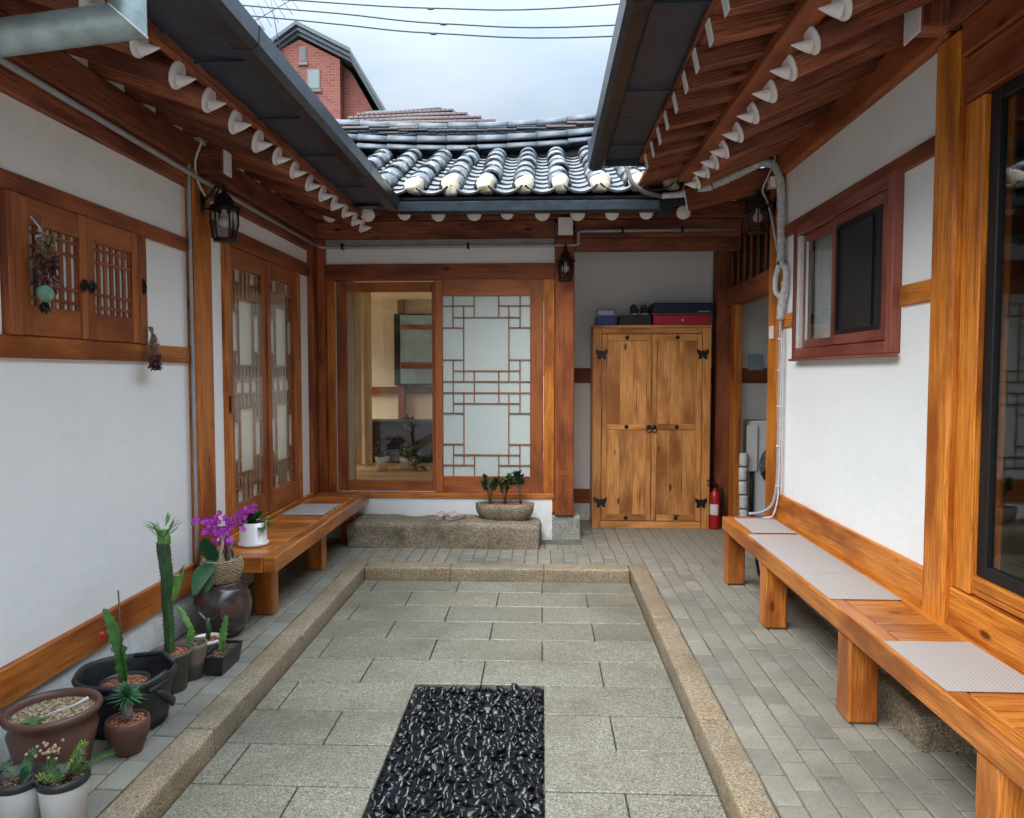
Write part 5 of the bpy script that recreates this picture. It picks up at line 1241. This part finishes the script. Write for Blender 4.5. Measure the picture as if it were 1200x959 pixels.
m = MB(); epi(m, [(c[0]-.01, c[1], .19), (c[0]-.02, c[1], .33), (c[0]-.05, c[1], .45), (c[0]-.085, c[1], .535)], .060, 18, 1); epi(m, [(c[0]+.0, c[1]+.01, .19), (c[0]+.0, c[1], .28), (c[0]-.015, c[1], .36)], .07, 12, 2); m.build('stems', 'cactus_mid', t)
m = MB(); m.tube([(c[0]-.01, c[1], .35), (c[0]-.015, c[1], .45), (c[0]-.02, c[1], .62)], .0035, 5); m.build('dry_stalk', 'stem', t)
m = MB(); m.ball((c[0]-.088, c[1]-.02, .425), .014, 12, 9); m.build('fruit', 'redfruit', t)
# little round brown pot
c = (-1.745, 2.945, 0); t = thing('potted_euphorbia', 'small round brown pot with a scaly stem and green needle tuft', 'potted plant', c)
pot(t, [(.0001, 0), (.052, 0), (.058, .01), (.084, .085), (.088, .12), (.085, .142), (.080, .148), (.073, .144), (.073, .12)], c, 'terracotta', 'soil_red', .133, .074, 32)
m = MB(); m.tube([(c[0]+.0, c[1], .13), (c[0]+.002, c[1], .18), (c[0]-.002, c[1], .235)], [.018, .020, .018], 12)
for q in range(70): a = q*2.4; z = .14+q*.0013; m.ball((c[0]+math.cos(a)*.019, c[1]+math.sin(a)*.019, z), .0055, 5, 4, (1, 1, .6))
m.build('stem', 'greystem', t)
lf = MB()
for q in range(110): a = q*2.4; e = (q/110)*1.5; leaf_blade(lf, (c[0], c[1], .225+.02*q/110), (math.cos(a)*math.cos(e), math.sin(a)*math.cos(e), math.sin(e)*.9), rnd.uniform(.055, .09), .008, .25, 3)
lf.build('needles', 'conifer', t)
# tall columnar cactus
c = (-1.872, 3.55, 0); t = thing('potted_cactus', 'tall three-sided cactus with leafy top in a dark grey pot', 'potted cactus', c)
pot(t, wp_(.098, .20), c, 'plastic_grey', 'soil_red', .185, .090)
def column(t, base, top, r0, r1, nrib=4, seg=40, mat='cactus'):
    m = MB(); b = Vector(base); e = Vector(top); prev = None; n = nrib*4
    for i in range(seg+1):
        u = i/seg; p = b.lerp(e, u)+Vector((.003*math.sin(u*5), 0, 0)); r = r0+(r1-r0)*u; r *= 1+.03*math.sin(u*18)+(.04 if i % 3 == 0 else 0); ring = []
        for j in range(n):
            a = 2*math.pi*j/n+.5; rr = r*(1 if j % 4 == 0 else .66 if j % 4 in (1, 3) else .56); ring.append(len(m.v)); m.v.append((p.x+math.cos(a)*rr, p.y+math.sin(a)*rr, p.z))
        if prev:
            for j in range(n): m.face([prev[j], prev[(j+1) % n], ring[(j+1) % n], ring[j]], [(0, 0)]*4, True)
        prev = ring
    m.face(prev); return m.build('stem', mat, t)
column(t, (c[0]-.005, c[1], .18), (c[0]-.01, c[1], .52), .023, .026); column(t, (c[0]-.01, c[1], .515), (c[0]-.022, c[1], .75), .027, .032); column(t, (c[0]-.022, c[1], .745), (c[0]-.022, c[1], .815), .032, .026, mat='cactus_light')
column(t, (c[0]+.025, c[1]-.01, .46), (c[0]+.060, c[1]-.01, .59), .014, .026, mat='cactus_light')
lf = MB(); r3 = random.Random(9)
for q in range(26): a = r3.uniform(0, 6.28); leaf_blade(lf, (c[0]-.022+math.cos(a)*.026, c[1]+math.sin(a)*.035, r3.uniform(.78, .84)), (math.cos(a), math.sin(a), r3.uniform(.2, 1.6)), r3.uniform(.05, .085), .014, -.1, 3)
for q in range(9): a = r3.uniform(-.8, 1.5); leaf_blade(lf, (c[0]+.06, c[1]-.01, .575+.015*(q % 3)), (math.cos(a), math.sin(a), 1), r3.uniform(.03, .055), .010, -.1, 3)
lf.build('leaves', 'cactus_light', t)
sp = MB()
for q in range(110):
    z = .2+q*.0052
    if z < .52: u = (z-.18)/.34; xx = c[0]-.005-.005*u+.003*math.sin(u*5); rr = .022+.003*u
    else: u = (z-.515)/.235; xx = c[0]-.01-.012*u+.003*math.sin(u*5); rr = .026+.004*u
    a = (q % 4)*math.pi/2+.5; b0 = (xx+math.cos(a)*rr, c[1]+math.sin(a)*rr, z); sp.tube([b0, (b0[0]+math.cos(a)*.008, b0[1]+math.sin(a)*.008, z+.003)], [.0022, .0006], 4)
sp.build('thorns', 'stem', t)
# taupe pot
c = (-1.835, 3.70, 0); t = thing('potted_cactus', 'taupe and grey pot with a leaning notched leaf cactus', 'potted cactus', c)
pot(t, [(.0001, 0), (.052, 0), (.064, .09)], c, 'plastic_grey'); pot(t, [(.0645, .088), (.074, .165), (.076, .185), (.068, .185), (.066, .16)], c, 'potbrown', 'soil', .168, .067, name='rim')
m = MB(); epi(m, [(c[0], c[1], .17), (c[0]-.02, c[1]+.02, .26), (c[0]-.06, c[1]+.03, .33), (c[0]-.10, c[1]+.03, .37)], .028, 14, 4); epi(m, [(c[0]-.01, c[1], .17), (c[0]-.005, c[1], .22), (c[0]+.0, c[1], .27)], .045, 10, 1); m.build('stems', 'cactus_light', t)
# white small pot
c = (-1.862, 3.93, 0); t = thing('potted_cactus', 'small white pot with a forked cactus cutting before the big jar', 'potted cactus', c)
pot(t, wp_(.078, .125, taper=.7), c, 'ceramic', 'soil_red', .108, .070)
m = MB(); m.tube([(c[0], c[1], .10), (c[0]+.01, c[1], .17), (c[0]+.005, c[1], .235)], [.012, .014, .012], 8); m.build('stem', 'cactus', t)
m = MB(); leaf_blade(m, (c[0], c[1], .22), (-.8, 0, .9), .07, .02, 0, 3); leaf_blade(m, (c[0]+.01, c[1], .22), (1, 0, .45), .09, .02, -.2, 3); m.build('leaf', 'greystem', t)
# black trough
x0, x1, y0, y1, h = -1.79, -1.668, 3.70, 3.955, .105
t = thing('potted_cactus', 'black rectangular trough with an upright notched cactus', 'potted cactus', ((x0+x1)/2, (y0+y1)/2, 0))
m = MB(); q = .018
m.v = [(x0+q, y0+q, 0), (x1-q, y0+q, 0), (x1-q, y1-q, 0), (x0+q, y1-q, 0), (x0, y0, h), (x1, y0, h), (x1, y1, h), (x0, y1, h), (x0+.008, y0+.008, h), (x1-.008, y0+.008, h), (x1-.008, y1-.008, h), (x0+.008, y1-.008, h), (x0+.012, y0+.012, h-.02), (x1-.012, y0+.012, h-.02), (x1-.012, y1-.012, h-.02), (x0+.012, y1-.012, h-.02)]
m.face([3, 2, 1, 0])
for b_ in (0, 4, 8):
    for j in range(4): m.face([b_+j, b_+(j+1) % 4, b_+4+(j+1) % 4, b_+4+j])
m.build('trough', 'plastic_black', t, fix=True)
m = MB(); m.box(x0+.011, x1-.011, y0+.011, y1-.011, .06, h-.016, ch=0)
for i in range(160): m.ball((rnd.uniform(x0+.015, x1-.015), rnd.uniform(y0+.015, y1-.015), h-.014), rnd.uniform(.003, .006), 5, 4, (1, 1, .7))
m.build('soil', 'soil', t)
m = MB(); epi(m, [(x0+.05, y0+.13, .09), (x0+.06, y0+.13, .15), (x0+.07, y0+.13, .21), (x0+.085, y0+.13, .285)], .045, 14, 1); epi(m, [(x0+.055, y0+.14, .09), (x0+.055, y0+.14, .15), (x0+.05, y0+.15, .20)], .05, 8, 2); m.build('stems', 'cactus_light', t)
# jar, basket, orchid
c = (-1.95, 4.33, 0); t = thing('clay_jar', 'big glazed brown onggi jar carrying the seagrass basket', 'jar', c)
pot(t, [(.0001, 0), (.092, 0), (.108, .015), (.145, .07), (.168, .14), (.172, .19), (.160, .25), (.132, .295), (.112, .312), (.115, .322), (.112, .33), (.0001, .325)], c, 'onggi', n=44, warp=.003)
m = MB(); m.lathe([(.170, .145), (.1735, .19), (.166, .225)], c, 10, ang=(R(290), R(335))); m.build('red_glaze', 'terracotta', t)
cz_ = .331
t = thing('orchid_basket', 'round seagrass basket with a magenta flowering orchid, on the big jar', 'potted orchid', (c[0], c[1], cz_))
m = MB(); m.lathe([(.0001, .0), (.088, .0), (.106, .03), (.115, .08), (.109, .14), (.102, .142), (.098, .12), (.0001, .11)], (c[0], c[1], cz_), 30)
m.build('basket', 'basket', t)
m = MB()
for k_ in range(12):
    z = .006+k_*.0118; r_ = .090+.027*math.sin(min(1.0, k_/8)*1.57)-(.0 if k_ < 9 else .003*(k_-8))
    m.tube([(c[0]+math.cos(a)*(r_+.006*(1 if (i+k_) % 2 else -.5)), c[1]+math.sin(a)*(r_+.006*(1 if (i+k_) % 2 else -.5)), cz_+z) for i, a in [(i, i*6.2832/40) for i in range(41)]], .0062, 5, caps=False)
m.build('weave', 'basket', t)
m = MB(); m.tube([(c[0]+.03, c[1]-.10, cz_+.10)]+[(c[0]+.03+.004*math.sin(i*2.2), c[1]-.10+.10*i/9, cz_+.13+.17*math.sin(math.pi*i/18)) for i in range(1, 10)]+[(c[0]+.03, c[1]+.10, cz_+.12)], .009, 7); m.build('basket_handle', 'basket', t)
m = MB()
for i in range(120): a = rnd.uniform(0, 6.28); q = .09*math.sqrt(rnd.random()); m.ball((c[0]+math.cos(a)*q, c[1]+math.sin(a)*q, cz_+.118), rnd.uniform(.006, .010), 6, 5, (1, 1, .7))
m.build('stones', 'conduit', t)
lf = MB(); S_ = (1, .35, 0)
leaf_blade(lf, (c[0]-.03, c[1]-.05, cz_+.13), (-.15, -.35, 1.0), .18, .095, .05, 8, .18, S_); leaf_blade(lf, (c[0]-.02, c[1]-.08, cz_+.14), (-.25, -.9, .2), .16, .11, 1.2, 8, .18, S_); leaf_blade(lf, (c[0]-.03, c[1]-.09, cz_+.15), (-.02, -.35, -1), .16, .10, .15, 8, .18, S_)
leaf_blade(lf, (c[0]-.03, c[1]+.03, cz_+.13), (-.5, .6, .5), .16, .07, .4, 6, .15); lf.build('leaf', 'leaf_dark', t)
def petals(m, mc, p, s_, r_):
    n_ = Vector((r_.uniform(-.6, .6), -1, r_.uniform(-.2, .5))).normalized(); o_ = n_.orthogonal().normalized()
    for k_ in range(5):
        d = Matrix.Rotation(k_*1.2566+r_.random()*.3, 3, n_) @ o_; leaf_blade(m, tuple(p), tuple(d+n_*.15), s_, s_*.95, 0, 3, .1, tuple(n_.cross(d)))
    mc.ball(tuple(p+n_*.004), s_*.22, 5, 4)
def orchid(t, base, clusters, seed):
    r_ = random.Random(seed); st_ = MB()
    for (tx, ty, tz, n_, sp_) in clusters:
        fl = MB(); fc = MB(); T_ = Vector((tx, ty, tz)); st_.tube([base, ((base[0]*2+tx)/3, (base[1]*2+ty)/3, base[2]+(tz-base[2])*.6), (tx, ty, tz)], [.005, .004, .003], 6)
        for i in range(n_): petals(fl, fc, T_+Vector((r_.gauss(0, sp_), r_.gauss(0, sp_*.5), r_.gauss(0, sp_*.75))), r_.uniform(.016, .022), r_)
        fo = fl.build('flower_cluster', 'petal', t, kind='stuff'); fc.build('flower_centres', 'petal_c', fo)
    st_.build('flower_stem', 'stem', t)
orchid(t, (c[0]+.03, c[1], cz_+.12), [(c[0]+.0, c[1]-.02, .64, 30, .040), (c[0]-.085, c[1]-.03, .695, 18, .034), (c[0]+.05, c[1], .71, 12, .028), (c[0]+.02, c[1], .585, 14, .03)], 4)
m = MB(); m.tube([(c[0]+.045, c[1]-.01, cz_+.11), (c[0]+.05, c[1]-.01, cz_+.19), (c[0]+.075, c[1]-.01, cz_+.27)], .010, 7); m.build('support_stick', 'greystem', t)
# white pot on the bench
c = (-1.93, 4.77, .4515); t = thing('potted_orchid', 'white ceramic pot with round leaves and magenta flowers on the left bench', 'potted orchid', c)
pot(t, [(.0001, 0), (.095, 0), (.10, .004), (.10, .02), (.088, .022), (.088, .155), (.082, .155), (.08, .14)], c, 'ceramic', 'soil', .138, .08)
lf = MB(); S2 = [((.3, -.2, .5), .15), ((.9, -.1, .35), .15), ((-.9, -.1, .5), .17), ((-.2, .5, .7), .15), ((.6, .2, .6), .14), ((.8, -.5, -.1), .12), ((.9, .1, .05), .14), ((0, -.4, .9), .12), ((-.5, .3, .8), .13)]
for d, L_ in S2: leaf_blade(lf, (c[0], c[1], c[2]+.15), d, L_, .075, .25, 6, .12)
lf.build('leaf', 'leaf', t)
orchid(t, (c[0]-.02, c[1], c[2]+.14), [(c[0]-.055, c[1]-.06, c[2]+.20, 16, .024), (c[0]+.01, c[1]-.06, c[2]+.245, 12, .022), (c[0]-.04, c[1]-.07, c[2]+.16, 10, .018)], 8)

# dried bouquets hanging on the shutters
def bouquet(label, x, y, ztop, zbot, mats, seed, spread):
    t = thing('dried_bouquet', label, 'dried flowers', (x, y, ztop)); r_ = random.Random(seed); st_ = MB(); H = ztop-zbot
    for i in range(26):
        a = r_.uniform(0, 6.28); s_ = spread*r_.uniform(.2, 1); st_.tube([(x+r_.gauss(0, .004), y+r_.gauss(0, .012), ztop-H*r_.uniform(0, .06)), (x+.01, y+r_.gauss(0, .006), ztop-H*.16), (x+abs(math.cos(a))*s_*.6, y+math.sin(a)*s_, ztop-H*r_.uniform(.5, .72))], .0022, 4)
    st_.build('stems', 'dried_straw', t)
    for k_, (mt, n_, za, zb, sz) in enumerate(mats):
        m = MB()
        for i in range(n_):
            a = r_.uniform(0, 6.28); s_ = spread*math.sqrt(r_.random()); z = ztop-H*r_.uniform(za, zb); p = Vector((x+.01+abs(math.cos(a))*s_*.6, y+math.sin(a)*s_, z))
            if mt == 'dried_green': p = Vector((x+.05, y-.02, z))
            for q in range(5): leaf_blade(m, tuple(p), (r_.uniform(-1, 1), r_.uniform(-1, 1), r_.uniform(-1, .6)), sz*r_.uniform(.7, 1.3), sz*.7, .2, 3)
            m.ball(tuple(p), sz*.45, 6, 5)
        m.build('flowers', mt, t)
    return t
t = bouquet('large bouquet of dried dark roses with a green bud, on the left shutter', -2.150, 3.08, 2.27, 1.86, [('dried', 60, .42, .78, .022), ('dried_pink', 16, .62, .80, .018), ('dried_cream', 12, .60, .74, .016), ('dried_straw', 22, .2, .5, .022)], 2, .07)
m = MB(); m.ball((-2.115, 3.045, 1.935), .040, 14, 10, (.8, 1, .95)); m.warp(.006, 30); m.build('green_bud', 'dried_green', t)
m = MB(); [leaf_blade(m, (-2.12, 3.05, 1.905), (rnd.uniform(-.2, .5), rnd.uniform(-.5, .5), -1), .055, .03, 0, 3) for _ in range(9)]; m.build('calyx', 'blackmetal', t)
m = MB(); m.box(-2.165, -2.125, 3.06, 3.10, 2.165, 2.19, ch=.006); m.tube([(-2.14, 3.08, 2.18), (-2.14, 3.06, 2.22), (-2.16, 3.035, 2.26)], .004, 5); m.build('ribbon', 'plastic_white', t)
bouquet('small bunch of dried dark roses hanging below the right shutter', -2.155, 3.955, 1.855, 1.62, [('dried', 44, .66, .98, .020), ('dried_straw', 8, .1, .5, .018)], 6, .055)

# ================================================================== BEYOND THE ROOFS
YB = 30
t = thing('brick_house', 'tall red brick house with a gabled roof, far behind the tiled roof', 'house', (-10, 33, 0))
m = MB(); m.prism([(-11.6, -.2), (-8.23, -.2), (-8.23, 14.30), (-9.87, 15.12), (-10.9, 14.62), (-11.6, 14.2)], 1, YB, YB+9); m.build('wall', 'brick', t, fix=True)
m = MB(); m.prism([(-8.225, -.2), (-6.9, -.2), (-6.9, 12.25), (-7.9, 14.0), (-8.225, 14.28)], 1, YB+.55, YB+9); m.build('wall', 'brick', t, fix=True)
for k_, (dz, yo, mt) in enumerate(((0, -.35, 'slate'), (-.16, -.22, 'metal_dark'), (-.30, -.08, 'slate'))):
    up = [(-12.2, 14.15), (-9.9, 15.72), (-7.74, 14.62), (-6.30, 12.15)]; m = MB()
    m.prism([(x_, z_+dz) for x_, z_ in up]+[(x_, z_+dz-.15) for x_, z_ in up[::-1]], 1, YB+yo, YB+9.3); m.build('roof', mt, t, fix=True)
for (xa, xb, za, zb) in ((-9.88, -9.58, 14.0-.05+.25-.02, 14.82), (-9.58, -9.03, 13.1, 13.93), (-10.45, -9.98, 13.1, 13.93)):
    w1 = MB().box(xa, xb, YB-.03, YB+.02, za, zb, ch=.01).build('window', 'browntile', t)
    MB().box(xa+.07, xb-.05, YB-.045, YB-.031, za+.07, zb-.05, ch=0).build('pane', 'pane_far' if xb > -9.5 or xa < -10 else 'slate', w1)
    MB().box(xa-.05, xb+.05, YB-.08, YB-.002, za-.10, za-.004, ch=.01).build('sill', 'browntile', w1)
MB().tube([(-7.2, YB+.4, 12.35), (-6.75, YB+.3, 12.3), (-6.45, YB-.1, 12.2)], .06, 8).build('gutter', 'slate', t)
t = thing('tiled_house', 'low house with a brown tiled hip roof behind the ridge', 'house', (-2.5, 17, 0))
MB().box(-4.6, -.2, 15.6, 20, -.2, 6.3, ch=0).build('wall', 'cream', t)
m = MB(); A_ = [(-5.2, 14.8, 6.18), (.6, 14.8, 6.18), (.6, 21, 6.18), (-5.2, 21, 6.18)]; B_ = [(-3.65, 16.4, 7.10), (-2.35, 16.4, 7.38), (-3.6, 19, 7.1)]
m.v = A_+[(-3.95, 16.4, 7.36), (-2.25, 16.4, 7.44)]; m.face([0, 1, 5, 4]); m.face([1, 2, 5]); m.face([2, 3, 4, 5]); m.face([3, 0, 4]); m.face([3, 2, 1, 0]); m.build('roof', 'browntile', t, fix=True)
rt = MB(); e0, e1 = Vector((-5.2, 14.8, 6.18)), Vector((.6, 14.8, 6.18)); f0, f1 = Vector((-3.95, 16.4, 7.36)), Vector((-2.25, 16.4, 7.44))
for k_ in range(9):
    u = k_/9; a = e0.lerp(f0, u); b = e1.lerp(f1, u); n_ = 22
    for j in range(n_):
        p = a.lerp(b, j/n_); q = a.lerp(b, (j+.93)/n_); rt.box(p.x, q.x, p.y-.03, p.y+.20, p.z+.02, p.z+.075, ch=.008)
o = rt.build('roof_tiles', 'browntile', t, kind='stuff')
MB().tube([tuple(f1), tuple(e1)], .035, 6).build('hip_ridge', 'slate', t); MB().tube([tuple(f0), tuple(f1)], .035, 6).build('ridge', 'slate', t)
# antenna
t = thing('tv_antenna', 'thin rooftop television antenna left of the brick gable', 'antenna', (-10.2, 28, 9))
MB().tube([(-10.38, 28, 16.2), (-10.03, 28, 14.2), (-10.0, 28.5, 13.9)], .018, 5).build('mast', 'slate', t)
MB().tube([(-11.1, 28, 14.85), (-9.45, 28, 15.72)], .018, 5).build('boom', 'slate', t)
for i in range(7):
    u = i/6; x_ = -11.05+1.55*u; z_ = 14.88+.82*u; MB().tube([(x_-.12-.1*u, 28-.3, z_+.30), (x_+.12+.1*u, 28+.3, z_-.30)], .011, 5).build('element', 'slate', t)
for dx, dz in ((.3, -.75), (.0, -.55)): MB().tube([(-10.9+dx, 28, 15.1+dz), (-10.3+dx, 28, 14.8+dz)], .011, 5).build('element', 'slate', t)
for lab, P, s_ in (('uppermost of the three overhead cables crossing the sky', [(-14, 14, 9.35), (-5.76, 14, 8.72), (-4.61, 14, 8.63), (-2.1, 14, 8.44), (1.01, 14, 8.42), (9, 14, 9.0)], -2.1),
                   ('middle one of the three overhead cables crossing the sky', [(-14, 14, 9.45), (-5.84, 14, 8.58), (-3.8, 14, 8.37), (-1.86, 14, 8.15), (1.25, 14, 8.06), (9, 14, 8.5)], -1.86),
                   ('lowest of the three overhead cables crossing the sky', [(-14, 14, 9.25), (-5.76, 14, 8.39), (-3.8, 14, 8.17), (-2.05, 14, 7.98), (1.26, 14, 7.86), (9, 14, 8.25)], -2.05)):
    t = thing('overhead_cable', lab, 'cable', (P[2][0], 14, P[2][2]), 'overhead cables')
    out_ = []; V_ = [Vector(p) for p in P]
    for i in range(len(V_)-1):
        p0 = V_[max(i-1, 0)]; p1 = V_[i]; p2 = V_[i+1]; p3 = V_[min(i+2, len(V_)-1)]
        for k_ in range(6):
            u = k_/6; out_.append(.5*((2*p1)+(p2-p0)*u+(2*p0-5*p1+4*p2-p3)*u*u+(3*p1-p0-3*p2+p3)*u**3))
    out_.append(V_[-1]); MB().tube([tuple(q) for q in out_], .0135, 6).build('strand', 'wire', t)
    z_ = [p[2] for p in P if p[0] == s_][0]; m = MB(); m.ball((s_, 14, z_-.012), .03, 8, 6, (2.6, .8, .8)); m.build('clamp', 'wire', t)
